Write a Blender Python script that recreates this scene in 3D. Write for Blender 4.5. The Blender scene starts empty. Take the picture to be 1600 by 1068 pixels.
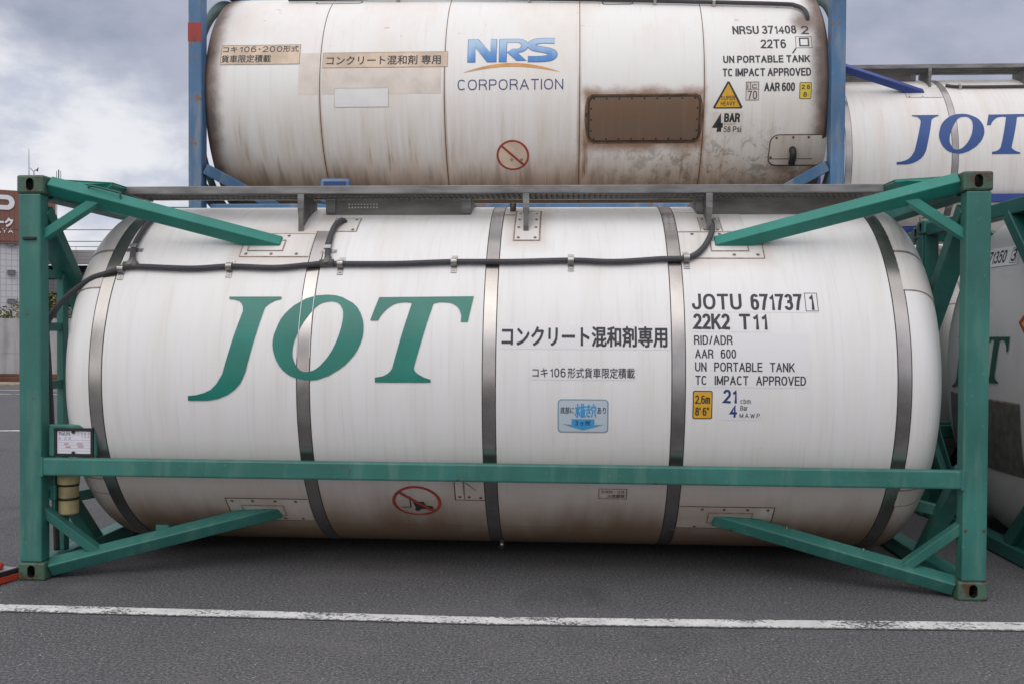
import bpy, bmesh, math, random
from math import radians as RAD, pi, sin, cos
from mathutils import Vector, Matrix
from mathutils.geometry import tessellate_polygon
random.seed(7)
SC = bpy.context.scene
COL = SC.collection

# ------------------------------------------------------------------ camera
cam_d = bpy.data.cameras.new('camera')
cam_d.sensor_fit = 'HORIZONTAL'; cam_d.sensor_width = 36.0; cam_d.lens = 1450 / 1600 * 36.0
cam_d.clip_start = 0.05; cam_d.clip_end = 2000
cam = bpy.data.objects.new('camera', cam_d); COL.objects.link(cam)
_yaw, _pit, _rol = -0.0576, -0.0168, 0.0053
_f = Vector((sin(_yaw) * cos(_pit), cos(_yaw) * cos(_pit), sin(_pit)))
_r = Vector((cos(_yaw), -sin(_yaw), 0)); _u = _r.cross(_f)
_r2 = _r * cos(_rol) + _u * sin(_rol); _u2 = -_r * sin(_rol) + _u * cos(_rol)
_m = Matrix((_r2, _u2, -_f)).transposed().to_4x4()
_m.translation = Vector((0.47, -5.7343, 1.6449))
cam.matrix_world = _m
SC.camera = cam

# ------------------------------------------------------------------ render look
SC.view_settings.view_transform = 'Standard'; SC.view_settings.look = 'None'
SC.view_settings.exposure = 0.0; SC.view_settings.gamma = 1.0
SC.cycles.max_bounces = 8; SC.cycles.diffuse_bounces = 4; SC.cycles.glossy_bounces = 4
SC.cycles.use_denoising = True

# ------------------------------------------------------------------ node helpers
class NT:
    def __init__(s, tree): s.t = tree; s.n = tree.nodes; s.l = tree.links
    def add(s, kind, **kw):
        n = s.n.new(kind)
        for k, v in kw.items(): setattr(n, k, v)
        return n
    def set(s, sock, v):
        if isinstance(v, bpy.types.NodeSocket): s.l.new(v, sock)
        elif v is not None:
            if hasattr(sock.default_value, '__len__') and not hasattr(v, '__len__'): v = [v] * len(sock.default_value)
            if hasattr(v, '__len__') and len(sock.default_value) == 4 and len(v) == 3: v = tuple(v) + (1,)
            sock.default_value = v
    def math(s, op, a, b=None, c=None, clamp=False):
        n = s.add('ShaderNodeMath', operation=op); n.use_clamp = clamp
        s.set(n.inputs[0], a); s.set(n.inputs[1], b); s.set(n.inputs[2], c); return n.outputs[0]
    def mix(s, fac, a, b, mode='MIX'):
        n = s.add('ShaderNodeMix', data_type='RGBA', blend_type=mode)
        s.set(n.inputs[0], fac); s.set(n.inputs[6], a); s.set(n.inputs[7], b); return n.outputs[2]
    def ss(s, v, a, b, lo=0.0, hi=1.0):
        n = s.add('ShaderNodeMapRange', interpolation_type='SMOOTHSTEP')
        s.set(n.inputs[0], v); n.inputs[1].default_value = a; n.inputs[2].default_value = b
        n.inputs[3].default_value = lo; n.inputs[4].default_value = hi; return n.outputs[0]
    def obj(s): return s.add('ShaderNodeTexCoord').outputs['Object']
    def mapv(s, v, scale=(1, 1, 1), loc=(0, 0, 0)):
        n = s.add('ShaderNodeMapping'); s.set(n.inputs[0], v); n.inputs[1].default_value = loc; n.inputs[3].default_value = scale
        return n.outputs[0]
    def noise(s, v, scale, det=3.0, rough=0.55, dist=0.0):
        n = s.add('ShaderNodeTexNoise'); s.set(n.inputs['Vector'], v); n.inputs['Scale'].default_value = scale
        n.inputs['Detail'].default_value = det; n.inputs['Roughness'].default_value = rough; n.inputs['Distortion'].default_value = dist
        return n.outputs['Fac']
    def xyz(s, v):
        n = s.add('ShaderNodeSeparateXYZ'); s.set(n.inputs[0], v); return n.outputs
    def bump(s, h, strength, dist):
        n = s.add('ShaderNodeBump'); s.set(n.inputs['Height'], h); n.inputs['Strength'].default_value = strength
        n.inputs['Distance'].default_value = dist; return n.outputs[0]

def mat(name):
    m = bpy.data.materials.new(name); m.use_nodes = True
    t = NT(m.node_tree); t.b = t.n['Principled BSDF']; t.m = m
    return t
def B(t, base=None, rough=None, metal=None, normal=None, spec=None):
    b = t.b
    if base is not None: t.set(b.inputs['Base Color'], base)
    if rough is not None: t.set(b.inputs['Roughness'], rough)
    if metal is not None: t.set(b.inputs['Metallic'], metal)
    if spec is not None: t.set(b.inputs['Specular IOR Level'], spec)
    if normal is not None: t.set(b.inputs['Normal'], normal)
    return t.m

# ------------------------------------------------------------------ sky
SUN_EL, SUN_AZ = 48, 200     # azimuth from +Y, clockwise seen from above
world = bpy.data.worlds.new('World'); SC.world = world; world.use_nodes = True
w = NT(world.node_tree); bg = w.n['Background']
bg.inputs[1].default_value = 0.1
d = w.add('ShaderNodeTexCoord').outputs['Generated']
dx, dy, dz = w.xyz(d)
sky = w.add('ShaderNodeTexSky', sky_type='NISHITA'); sky.sun_disc = False
sky.sun_elevation = RAD(SUN_EL); sky.sun_rotation = RAD(SUN_AZ)
cv = w.mapv(d, (1.0, 1.0, 2.0), (0.3, 1.7, 0.2))
n1 = w.noise(cv, 4.0, 7, 0.52, 0.1)
n2 = w.noise(w.mapv(d, (1.0, 1.0, 1.9), (4.1, 0.4, 2.2)), 8.5, 8, 0.55, 0.1)
n3 = w.noise(w.mapv(d, (1.0, 1.0, 2.6), (9.1, 3.4, 1.2)), 1.7, 4, 0.5)
# lower edge of the dark overcast deck climbs to the left
lev = w.math('ADD', w.math('MULTIPLY_ADD', w.math('SUBTRACT', n1, 0.5), 0.42, dz), w.math('MULTIPLY', dx, 0.40))
deck = w.ss(lev, 0.02, 0.115)
bright = w.mix(w.ss(n2, 0.36, 0.62), (5.3, 5.75, 6.9), (8.6, 8.65, 9.0))
dark = w.mix(w.ss(w.math('MULTIPLY_ADD', n2, 0.5, w.math('MULTIPLY', n3, 0.6)), 0.42, 0.68), (2.75, 3.3, 4.3), (4.6, 4.8, 5.9))
cloud = w.mix(deck, bright, dark)
gap = w.math('MULTIPLY', w.ss(n3, 0.52, 0.75), 0.14)
cloud = w.mix(gap, cloud, w.mix(0.5, cloud, sky.outputs[0]))
# the thin, bright part of the overcast: towards the sun (behind the camera) and overhead
gain = w.math('ADD', w.ss(dy, 0.15, -0.75, 0.0, 0.75), w.ss(dz, 0.40, 0.9, 0.0, 1.7))
warm = w.mix(1.0, cloud, (1.20, 1.0, 0.74), 'MULTIPLY')
cl = w.add('ShaderNodeVectorMath', operation='SCALE'); w.set(cl.inputs[0], warm); w.set(cl.inputs['Scale'], gain)
w.l.new(w.mix(1.0, cloud, cl.outputs[0], 'ADD'), bg.inputs[0])

sun_d = bpy.data.lights.new('sun', 'SUN'); sun_d.energy = 0.75; sun_d.angle = RAD(45); sun_d.color = (1.0, 0.96, 0.9)
sun = bpy.data.objects.new('sun', sun_d); COL.objects.link(sun)
sv = Vector((sin(RAD(SUN_AZ)) * cos(RAD(SUN_EL)), cos(RAD(SUN_AZ)) * cos(RAD(SUN_EL)), sin(RAD(SUN_EL))))
sun.rotation_euler = (-sv).to_track_quat('-Z', 'Y').to_euler(); sun.location = (0, -10, 12)

# ------------------------------------------------------------------ materials
def plain(name, base, rough=0.5, metal=0.0, var=0.0, scale=6.0):
    t = mat(name)
    if var:
        n = t.noise(t.obj(), scale, 4)
        base = t.mix(t.ss(n, 0.3, 0.7), tuple(c * (1 - var) for c in base), tuple(min(1, c * (1 + var)) for c in base))
    return B(t, base, rough, metal)

def paint(name, base, chips=(0.55, 0.62), rust=(0.10, 0.045, 0.02), fade=None, chipamt=1.0, rs=5.5):
    t = mat(name); o = t.obj()
    n = t.noise(o, 2.2, 4); c = t.mix(t.ss(n, 0.3, 0.72), tuple(x * 0.80 for x in base), tuple(x * 1.14 for x in base))
    sc = t.math('MULTIPLY', t.ss(t.noise(t.mapv(o, (3, 3, 3), (2, 7, 1)), 9, 8, 0.75, 0.8), 0.60, 0.66), 0.5)
    c = t.mix(sc, c, tuple(min(1, x * 1.5 + 0.05) for x in base))
    if fade:
        f = t.ss(t.noise(t.mapv(o, (9, 9, 1.6)), 1.0, 5), 0.48, 0.72)
        c = t.mix(t.math('MULTIPLY', f, 0.75), c, fade)
    st = t.ss(t.noise(t.mapv(o, (14, 14, 1.2)), 1.0, 3), 0.50, 0.8)
    c = t.mix(t.math('MULTIPLY', st, 0.40), c, tuple(x * 0.55 + 0.02 for x in base))
    r = t.noise(t.mapv(o, (1, 1, 1), (3, 1, 7)), rs, 7, 0.65)
    k = t.ss(r, chips[0] + 0.08, chips[1] + 0.09)
    c = t.mix(t.math('MULTIPLY', k, chipamt), c, rust)
    fine = t.noise(o, 60, 3)
    return B(t, c, t.math('MULTIPLY_ADD', n, 0.25, 0.33), 0.0, t.bump(fine, 0.12, 0.002))

M = {}
M['teal'] = paint('fresh_teal_paint', (0.012, 0.205, 0.158), (0.60, 0.65), (0.085, 0.045, 0.025))
M['green'] = paint('green_paint', (0.031, 0.163, 0.136), (0.575, 0.62), (0.085, 0.045, 0.025), (0.085, 0.215, 0.175))
M['green_dark'] = paint('dark_green_paint', (0.014, 0.105, 0.090), (0.64, 0.72))
M['casting'] = paint('worn_green_casting', (0.062, 0.130, 0.088), (0.40, 0.52), (0.085, 0.042, 0.022), rs=13)
M['blue'] = paint('weathered_blue_paint', (0.072, 0.170, 0.315), (0.51, 0.56), (0.20, 0.12, 0.085), (0.23, 0.27, 0.31))
M['royal'] = paint('royal_blue_paint', (0.022, 0.055, 0.24), (0.66, 0.74))
M['casting_blue'] = paint('worn_blue_casting', (0.06, 0.14, 0.26), (0.42, 0.54), rs=13)
M['black'] = plain('black_rubber', (0.012, 0.012, 0.013), 0.6)
M['seam'] = plain('dark_seam', (0.035, 0.030, 0.027), 0.7)
M['rust_line'] = plain('rusty_seam', (0.13, 0.075, 0.045), 0.8, 0, 0.5, 14)
M['grime'] = plain('grimy_edge', (0.27, 0.215, 0.175), 0.75, 0, 0.35, 18)
M['bolt'] = plain('dull_bolt', (0.17, 0.15, 0.13), 0.45, 0.5)
M['hole'] = plain('dark_hole', (0.008, 0.007, 0.006), 0.9)
M['ink'] = plain('black_ink', (0.030, 0.032, 0.040), 0.5)
M['ink_blue'] = plain('navy_ink', (0.018, 0.045, 0.17), 0.5)
M['logo_green'] = plain('green_logo_paint', (0.008, 0.185, 0.142), 0.32, 0, 0.12, 3)
M['logo_dgreen'] = plain('dark_green_logo_paint', (0.008, 0.085, 0.060), 0.45)
M['logo_blue'] = plain('blue_logo_paint', (0.030, 0.085, 0.27), 0.4, 0, 0.08, 3)
M['sticker'] = plain('pale_sticker', (0.765, 0.765, 0.770), 0.3)
M['sticker_grey'] = plain('pale_blue_grey_sticker', (0.52, 0.60, 0.66), 0.4)
M['sky_ink'] = plain('sky_blue_ink', (0.05, 0.34, 0.68), 0.4)
M['sky_edge'] = plain('grey_blue_ink', (0.22, 0.36, 0.45), 0.4)
M['yellow'] = plain('yellow_sticker', (0.72, 0.40, 0.03), 0.4, 0, 0.12, 9)
M['yellow2'] = plain('lemon_sticker', (0.66, 0.50, 0.05), 0.45, 0, 0.12, 9)
M['red'] = plain('faded_red_ink', (0.36, 0.055, 0.035), 0.5, 0, 0.25, 12)
M['tape'] = plain('yellowed_tape', (0.67, 0.53, 0.40), 0.6, 0, 0.16, 5)
M['tape_faint'] = plain('faded_tape', (0.73, 0.655, 0.585), 0.6, 0, 0.10, 5)
M['white_patch'] = plain('white_patch', (0.80, 0.795, 0.785), 0.5, 0, 0.03, 8)
M['purple_ink'] = plain('maroon_ink', (0.13, 0.045, 0.045), 0.6)
M['orange_ink'] = plain('amber_ink', (0.66, 0.33, 0.10), 0.5, 0, 0.12, 8)
M['nrs_edge'] = plain('deep_blue_ink', (0.06, 0.16, 0.40), 0.5)
M['red_mark'] = paint('red_mark_paint', (0.34, 0.035, 0.03), (0.53, 0.60), (0.10, 0.05, 0.05))
M['cream'] = plain('cream_plastic', (0.46, 0.38, 0.19), 0.45, 0, 0.22, 9)
M['paper'] = plain('white_paper', (0.70, 0.70, 0.76), 0.5)
M['pencil'] = plain('grey_pencil', (0.16, 0.17, 0.22), 0.6)
M['red_pencil'] = plain('faint_red_pencil', (0.55, 0.33, 0.33), 0.6)
M['orange'] = plain('orange_red_paint', (0.42, 0.045, 0.020), 0.4, 0, 0.15, 9)
M['deck_grey'] = plain('grey_plate', (0.30, 0.30, 0.33), 0.5, 0.2, 0.15, 9)
M['mint'] = plain('mint_paint', (0.13, 0.42, 0.34), 0.5, 0, 0.1, 5)

def metal_band():
    t = mat('stainless_band'); o = t.obj()
    s = t.noise(t.mapv(o, (60, 3, 3)), 1.0, 3); n = t.noise(o, 2.2, 5)
    c = t.mix(t.ss(n, 0.3, 0.7), (0.33, 0.31, 0.295), (0.49, 0.47, 0.455))
    return B(t, c, t.math('MULTIPLY_ADD', n, 0.22, 0.17), 0.92, t.bump(s, 0.06, 0.002))
M['steel'] = metal_band()
def galv(name, a, b, rough):
    t = mat(name); o = t.obj(); n = t.noise(t.mapv(o, (1.5, 6, 6)), 2.0, 6, 0.6)
    return B(t, t.mix(t.ss(n, 0.3, 0.72), a, b), rough, 0.55)
M['galv'] = galv('galvanised_steel', (0.15, 0.148, 0.145), (0.30, 0.295, 0.29), 0.48)
M['dull_steel'] = galv('dull_steel', (0.13, 0.125, 0.115), (0.22, 0.215, 0.20), 0.5)
M['clip'] = plain('bright_clip', (0.42, 0.41, 0.39), 0.38, 0.9, 0.2, 20)
def hose_mat():
    t = mat('ribbed_grey_hose'); o = t.obj()
    wv = t.add('ShaderNodeTexWave', wave_type='BANDS', bands_direction='X'); t.set(wv.inputs[0], o); wv.inputs[1].default_value = 26
    return B(t, t.mix(t.noise(o, 5, 4), (0.040, 0.041, 0.046), (0.085, 0.085, 0.092)), 0.5, 0, t.bump(wv.outputs[1], 0.7, 0.004))
M['hose'] = hose_mat()

def cladding(name, base=(0.80, 0.80, 0.80), tan=(0.70, 0.655, 0.60), tan_amt=0.5, brown=(0.34, 0.21, 0.11), lo=0.75, brown_amt=0.72, streak=0.35, halos=(), belly=0.0):
    """white enamel over the insulation: fine runs of dirt, rusty patches that collect low down; belly paints in underside shade too"""
    t = mat(name); o = t.obj(); x, y, z = t.xyz(o)
    fine = t.noise(t.mapv(o, (34, 3, 1.3)), 1.0, 4, 0.6)
    wide = t.noise(t.mapv(o, (5.5, 1.2, 0.7), (2, 0, 5)), 1.0, 4)
    blot = t.noise(o, 1.6, 6, 0.6)
    c = t.mix(t.math('MULTIPLY', t.ss(wide, 0.40, 0.75), tan_amt), base, tan)
    c = t.mix(t.math('MULTIPLY', t.ss(fine, 0.48, 0.80), streak), c, tuple(v * 0.78 for v in tan))
    low = t.ss(z, lo + 0.15, lo - 0.60)
    k = t.math('MULTIPLY', t.math('MULTIPLY', low, t.math('MULTIPLY_ADD', t.ss(blot, 0.36, 0.62), 0.75, 0.25)), brown_amt)
    c = t.mix(k, c, brown)
    if belly:  # shade of the tank's underside put into the colour, together with brown grime
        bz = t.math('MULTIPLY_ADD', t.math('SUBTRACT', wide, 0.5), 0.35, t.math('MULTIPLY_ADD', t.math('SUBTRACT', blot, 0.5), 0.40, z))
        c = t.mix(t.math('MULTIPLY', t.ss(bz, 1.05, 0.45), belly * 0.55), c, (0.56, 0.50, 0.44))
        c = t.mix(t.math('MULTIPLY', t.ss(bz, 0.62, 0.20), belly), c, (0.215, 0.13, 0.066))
    for (hx, hz, sx_, sz_) in halos:
        qx = t.math('SUBTRACT', t.math('ABSOLUTE', t.math('SUBTRACT', x, hx)), sx_); qz = t.math('SUBTRACT', t.math('ABSOLUTE', t.math('SUBTRACT', z, hz)), sz_)
        q = t.math('MULTIPLY_ADD', t.math('SUBTRACT', blot, 0.5), 0.20, t.math('MAXIMUM', qx, qz))
        c = t.mix(t.math('MULTIPLY', t.ss(q, 0.13, -0.02), 0.55), c, (0.50, 0.42, 0.34))
    speck = t.ss(t.noise(o, 26, 4, 0.7), 0.70, 0.78)
    c = t.mix(t.math('MULTIPLY', speck, 0.30), c, (0.30, 0.24, 0.18))
    dent = t.noise(t.mapv(o, (0.8, 1.4, 1.4), (1, 2, 3)), 1.0, 2)
    rip = t.noise(t.mapv(o, (7, 0.5, 0.5), (4, 2, 3)), 1.0, 2)
    nrm = t.bump(t.math('MULTIPLY_ADD', rip, 0.35, dent), 0.42, 0.014)
    return B(t, c, t.math('MULTIPLY_ADD', blot, 0.25, 0.26), 0.0, nrm)
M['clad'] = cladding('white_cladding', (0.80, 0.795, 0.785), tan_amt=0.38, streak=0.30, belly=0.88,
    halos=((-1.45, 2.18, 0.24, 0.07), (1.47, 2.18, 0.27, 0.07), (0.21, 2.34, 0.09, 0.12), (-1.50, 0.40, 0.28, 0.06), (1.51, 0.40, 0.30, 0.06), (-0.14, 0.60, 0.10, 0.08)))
M['clad_dirty'] = cladding('dusty_cladding', (0.70, 0.68, 0.65), (0.55, 0.51, 0.46), 0.6, streak=0.4)
M['plate'] = cladding('off_white_plate', (0.70, 0.68, 0.645), (0.58, 0.53, 0.47), 0.6, streak=0.3)
M['clad_grey'] = cladding('greyed_cladding', (0.60, 0.60, 0.61), (0.50, 0.49, 0.47), 0.4, brown_amt=0.2)
M['clad_cream'] = cladding('cream_cladding', (0.78, 0.765, 0.74), (0.70, 0.63, 0.55), 0.55, lo=0.9, brown=(0.50, 0.36, 0.24), brown_amt=0.5)

def rusty_cladding():
    t = mat('rust_streaked_cladding'); o = t.obj(); x, y, z = t.xyz(o)
    ax = t.math('ABSOLUTE', x)
    fine = t.noise(t.mapv(o, (30, 3, 1.0)), 1.0, 5, 0.6)
    run = t.noise(t.mapv(o, (11, 1.2, 0.55), (3, 1, 2)), 1.0, 6, 0.65)
    wide = t.noise(t.mapv(o, (1.4, 1.0, 0.9), (5, 2, 1)), 1.0, 5, 0.6)
    blot = t.noise(o, 2.4, 7, 0.65)
    c = t.mix(t.math('MULTIPLY', t.ss(wide, 0.46, 0.76), 0.55), (0.85, 0.84, 0.815), (0.76, 0.67, 0.56))
    c = t.mix(t.math('MULTIPLY', t.ss(fine, 0.52, 0.80), 0.30), c, (0.62, 0.52, 0.42))
    low = t.ss(z, 1.5, 0.45)
    c = t.mix(t.math('MULTIPLY', low, t.math('MULTIPLY_ADD', t.ss(run, 0.36, 0.68), 0.42, 0.16)), c, (0.56, 0.43, 0.30))
    foot = t.ss(t.math('MULTIPLY_ADD', t.math('SUBTRACT', wide, 0.5), 0.9, z), 0.80, 0.34)
    c = t.mix(t.math('MULTIPLY', foot, 0.55), c, (0.43, 0.23, 0.09))
    vlow = t.ss(t.math('MULTIPLY_ADD', t.math('SUBTRACT', run, 0.5), 0.9, z), 0.62, 0.28)
    c = t.mix(t.math('MULTIPLY', vlow, 0.72), c, (0.24, 0.125, 0.055))
    rk = t.math('MULTIPLY', t.ss(run, 0.60, 0.72), t.ss(z, 1.15, 0.5))
    c = t.mix(t.math('MULTIPLY', rk, 0.75), c, (0.17, 0.08, 0.04))
    # cracked, peeling enamel low on the right
    pk = t.math('MULTIPLY', t.ss(t.noise(o, 9, 8, 0.75, 0.6), 0.50, 0.58), t.math('MULTIPLY', t.ss(x, 0.4, 1.6), t.ss(z, 1.05, 0.55)))
    c = t.mix(t.math('MULTIPLY', pk, 0.60), c, (0.20, 0.155, 0.115))
    for xs in (-1.791, -0.617, 0.637, 1.773):          # rust bleeding out of the ring seams
        qs = t.math('ABSOLUTE', t.math('SUBTRACT', x, xs))
        ks = t.math('MULTIPLY', t.ss(t.math('MULTIPLY_ADD', t.math('SUBTRACT', run, 0.5), 0.05, qs), 0.030, 0.002), t.ss(t.math('MULTIPLY_ADD', t.math('SUBTRACT', wide, 0.5), 1.2, z), 1.95, 0.9))
        c = t.mix(t.math('MULTIPLY', ks, 0.65), c, (0.33, 0.19, 0.10))
    # rust rims at both ends
    rim = t.ss(t.math('MULTIPLY_ADD', t.math('SUBTRACT', blot, 0.5), 0.16, ax), 2.69, 2.85)
    c = t.mix(t.math('MULTIPLY', rim, 0.92), c, t.mix(t.ss(blot, 0.35, 0.65), (0.20, 0.105, 0.06), (0.075, 0.045, 0.032)))
    # rust halo round the bare plate
    hx = t.math('SUBTRACT', t.math('ABSOLUTE', t.math('SUBTRACT', x, 1.228)), 0.50)
    hz = t.math('SUBTRACT', t.math('ABSOLUTE', t.math('SUBTRACT', z, 0.975)), 0.20)
    halo = t.math('MAXIMUM', hx, hz)
    hk = t.ss(t.math('MULTIPLY_ADD', t.math('SUBTRACT', blot, 0.5), 0.22, halo), 0.115, 0.0)
    c = t.mix(t.math('MULTIPLY', hk, 0.90), c, (0.27, 0.135, 0.06))
    # halo round the pipe stubs
    for (px, pz) in ((2.70, 1.88), (2.55, 0.62)):
        q = t.math('SQRT', t.math('ADD', t.math('POWER', t.math('SUBTRACT', x, px), 2.0), t.math('POWER', t.math('SUBTRACT', z, pz), 2.0)))
        qk = t.ss(t.math('MULTIPLY_ADD', t.math('SUBTRACT', blot, 0.5), 0.2, q), 0.17, 0.02)
        c = t.mix(t.math('MULTIPLY', qk, 0.8), c, (0.16, 0.08, 0.045))
    og = t.math('MULTIPLY', t.ss(t.noise(t.mapv(o, (3, 2, 6), (8, 8, 1)), 3.0, 4), 0.69, 0.74), t.ss(z, 1.5, 1.9))
    c = t.mix(t.math('MULTIPLY', og, 0.6), c, (0.62, 0.40, 0.20))
    nrm = t.bump(t.noise(t.mapv(o, (0.8, 1.4, 1.4)), 1.0, 2), 0.2, 0.012)
    return B(t, c, t.math('MULTIPLY_ADD', blot, 0.25, 0.38), 0.0, nrm)
M['clad_rust'] = rusty_cladding()
def brown_plate():
    t = mat('rusted_bare_plate'); o = t.obj(); n = t.noise(t.mapv(o, (1.2, 1, 2.5)), 2.0, 6, 0.6)
    c = t.mix(t.ss(n, 0.3, 0.7), (0.165, 0.115, 0.08), (0.20, 0.11, 0.065))
    c = t.mix(t.math('MULTIPLY', t.ss(t.noise(t.mapv(o, (40, 2, 2)), 1.0, 4), 0.5, 0.8), 0.4), c, (0.26, 0.20, 0.15))
    return B(t, c, 0.5, 0.25)
M['brown_plate'] = brown_plate()
M['hatch'] = cladding('soiled_hatch', (0.70, 0.655, 0.60), (0.56, 0.47, 0.38), 0.7, streak=0.5, lo=0.8)
M['dark_rust'] = plain('dark_rust', (0.055, 0.034, 0.022), 0.8, 0, 0.4, 10)
def nrs_fill():
    t = mat('faded_blue_letter_ink'); o = t.obj(); x, y, z = t.xyz(o); n = t.noise(t.mapv(o, (9, 2, 2)), 1.0, 4)
    k = t.math('MULTIPLY_ADD', t.math('SUBTRACT', n, 0.5), 0.22, z)      # the printed letters fade from pale to blue
    return B(t, t.mix(t.ss(k, 1.72, 1.50), (0.42, 0.58, 0.76), (0.06, 0.23, 0.58)), 0.5)
M['nrs_fill'] = nrs_fill()

def asphalt():
    t = mat('asphalt'); o = t.obj()
    big = t.noise(o, 0.5, 5, 0.6); mid = t.noise(o, 6, 5); fine = t.noise(o, 62, 4, 0.8); grit = t.noise(t.mapv(o, (1, 1, 1), (5, 5, 5)), 190, 2)
    c = t.mix(t.ss(big, 0.3, 0.7), (0.088, 0.088, 0.093), (0.112, 0.111, 0.116))
    c = t.mix(t.math('MULTIPLY', t.ss(mid, 0.45, 0.75), 0.45), c, (0.074, 0.074, 0.077))
    c = t.mix(t.math('MULTIPLY', t.ss(fine, 0.36, 0.50, 1.0, 0.0), 0.95), c, (0.036, 0.036, 0.038))
    c = t.mix(t.math('MULTIPLY', t.ss(fine, 0.51, 0.62), 0.95), c, (0.205, 0.205, 0.21))
    for sc, lo, hi, col in ((66, 0.78, 0.88, (0.42, 0.42, 0.41)), (40, 0.93, 0.96, (0.46, 0.46, 0.44)), (30, 0.94, 0.97, (0.02, 0.02, 0.02))):
        v = t.add('ShaderNodeTexVoronoi'); t.set(v.inputs['Vector'], t.mapv(o, (1, 1, 1), (sc, 0, 0))); v.inputs['Scale'].default_value = sc
        sp = t.ss(v.outputs['Distance'], 0.22, 0.12); rnd = t.xyz(v.outputs['Color'])[0]
        c = t.mix(t.math('MULTIPLY', sp, t.ss(rnd, lo, hi)), c, col)
    oil = t.ss(t.noise(t.mapv(o, (1, 1, 1), (3, 9, 0)), 0.9, 6, 0.6, 0.5), 0.56, 0.70)
    c = t.mix(t.math('MULTIPLY', oil, 0.45), c, (0.045, 0.044, 0.045))
    dust = t.ss(t.noise(t.mapv(o, (0.6, 1.8, 1), (7, 2, 0)), 1.3, 5), 0.52, 0.74)
    c = t.mix(t.math('MULTIPLY', dust, 0.35), c, (0.155, 0.15, 0.143))
    return B(t, c, 0.8, 0.0, t.bump(t.math('ADD', fine, t.math('MULTIPLY', grit, 0.5)), 0.42, 0.005), 0.3)
M['asphalt'] = asphalt()
def road_paint(name, wear):
    t = mat(name); o = t.obj(); x, y, z = t.xyz(o)
    n = t.noise(o, 42, 6, 0.72); b = t.noise(t.mapv(o, (1.6, 5, 1)), 1.6, 4); edge = t.noise(o, 34, 5, 0.75)
    fine = t.noise(o, 150, 3, 0.7)
    white = t.mix(t.ss(t.noise(o, 7, 5), 0.3, 0.7), (0.56, 0.56, 0.55), (0.74, 0.74, 0.72))
    k = t.ss(t.math('MULTIPLY_ADD', t.math('SUBTRACT', b, 0.5), 0.75, n), 0.50 + wear, 0.57 + wear)
    at = t.add('ShaderNodeAttribute', attribute_name='edge').outputs['Fac']      # 0 on the near edge, 1 on the far edge
    e1 = t.ss(t.math('MULTIPLY_ADD', t.math('SUBTRACT', edge, 0.5), 0.75, at), 0.20, 0.10)
    e2 = t.ss(t.math('MULTIPLY_ADD', t.math('SUBTRACT', edge, 0.5), 0.22, at), 0.96, 1.0)
    k = t.math('MAXIMUM', k, t.math('MAXIMUM', e1, e2))
    tar = t.mix(t.ss(fine, 0.35, 0.65), (0.055, 0.055, 0.057), (0.13, 0.13, 0.133))
    return B(t, t.mix(k, white, tar), 0.75, 0.0, t.bump(fine, 0.5, 0.003), 0.35)
M['line'] = road_paint('worn_white_road_paint', 0.035)
M['line_far'] = road_paint('thin_white_road_paint', 0.02)

def concrete():
    t = mat('stained_concrete'); o = t.obj(); n = t.noise(o, 0.7, 6, 0.65); s = t.noise(t.mapv(o, (3, 3, 0.35)), 1.0, 6, 0.65)
    c = t.mix(t.ss(n, 0.3, 0.7), (0.40, 0.40, 0.41), (0.30, 0.30, 0.31)); c = t.mix(t.math('MULTIPLY', t.ss(s, 0.45, 0.72), 0.6), c, (0.19, 0.19, 0.19))
    return B(t, c, 0.85)
M['concrete'] = concrete()
def tiles(name, a, b, line, sx, sz):
    t = mat(name); o = t.obj(); x, y, z = t.xyz(o)
    br = t.add('ShaderNodeTexBrick'); cmb = t.add('ShaderNodeCombineXYZ'); t.set(cmb.inputs[0], x); t.set(cmb.inputs[1], z)
    t.set(br.inputs['Vector'], cmb.outputs[0]); br.offset = 0.0
    t.set(br.inputs['Color1'], a); t.set(br.inputs['Color2'], b); t.set(br.inputs['Mortar'], line)
    br.inputs['Scale'].default_value = 1.0; br.inputs['Brick Width'].default_value = sx; br.inputs['Row Height'].default_value = sz; br.inputs['Mortar Size'].default_value = 0.03
    return B(t, br.outputs['Color'], 0.5)
M['tile'] = tiles('pale_wall_tile', (0.60, 0.59, 0.61), (0.57, 0.56, 0.58), (0.40, 0.40, 0.42), 0.42, 0.45)
M['sign_brown'] = tiles('brown_panel', (0.235, 0.105, 0.072), (0.215, 0.095, 0.066), (0.16, 0.07, 0.05), 0.35, 6.0)
M['panel'] = tiles('ribbed_grey_panel', (0.52, 0.51, 0.52), (0.50, 0.49, 0.50), (0.36, 0.36, 0.37), 2.2, 0.32)
M['sign_white'] = plain('white_sign_letter', (0.82, 0.82, 0.84), 0.4)
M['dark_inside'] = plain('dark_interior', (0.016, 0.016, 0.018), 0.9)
M['glass'] = plain('dark_glass', (0.05, 0.065, 0.075), 0.15)
M['frame_dark'] = plain('dark_window_frame', (0.05, 0.05, 0.06), 0.5)
M['rust'] = plain('rusty_rail', (0.10, 0.042, 0.025), 0.8, 0, 0.3, 3)
M['ballast'] = plain('ballast', (0.27, 0.22, 0.17), 0.95, 0, 0.3, 9)
M['wire'] = plain('dark_cable', (0.03, 0.03, 0.035), 0.6)
def leaf():
    t = mat('yellow_green_leaf'); oi = t.add('ShaderNodeObjectInfo'); n = t.noise(t.obj(), 3.5, 4)
    return B(t, t.mix(t.ss(n, 0.35, 0.65), (0.055, 0.075, 0.012), (0.19, 0.16, 0.03)), 0.6)
M['leaf'] = leaf()
M['twig'] = plain('dry_twig', (0.10, 0.08, 0.05), 0.9)

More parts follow.
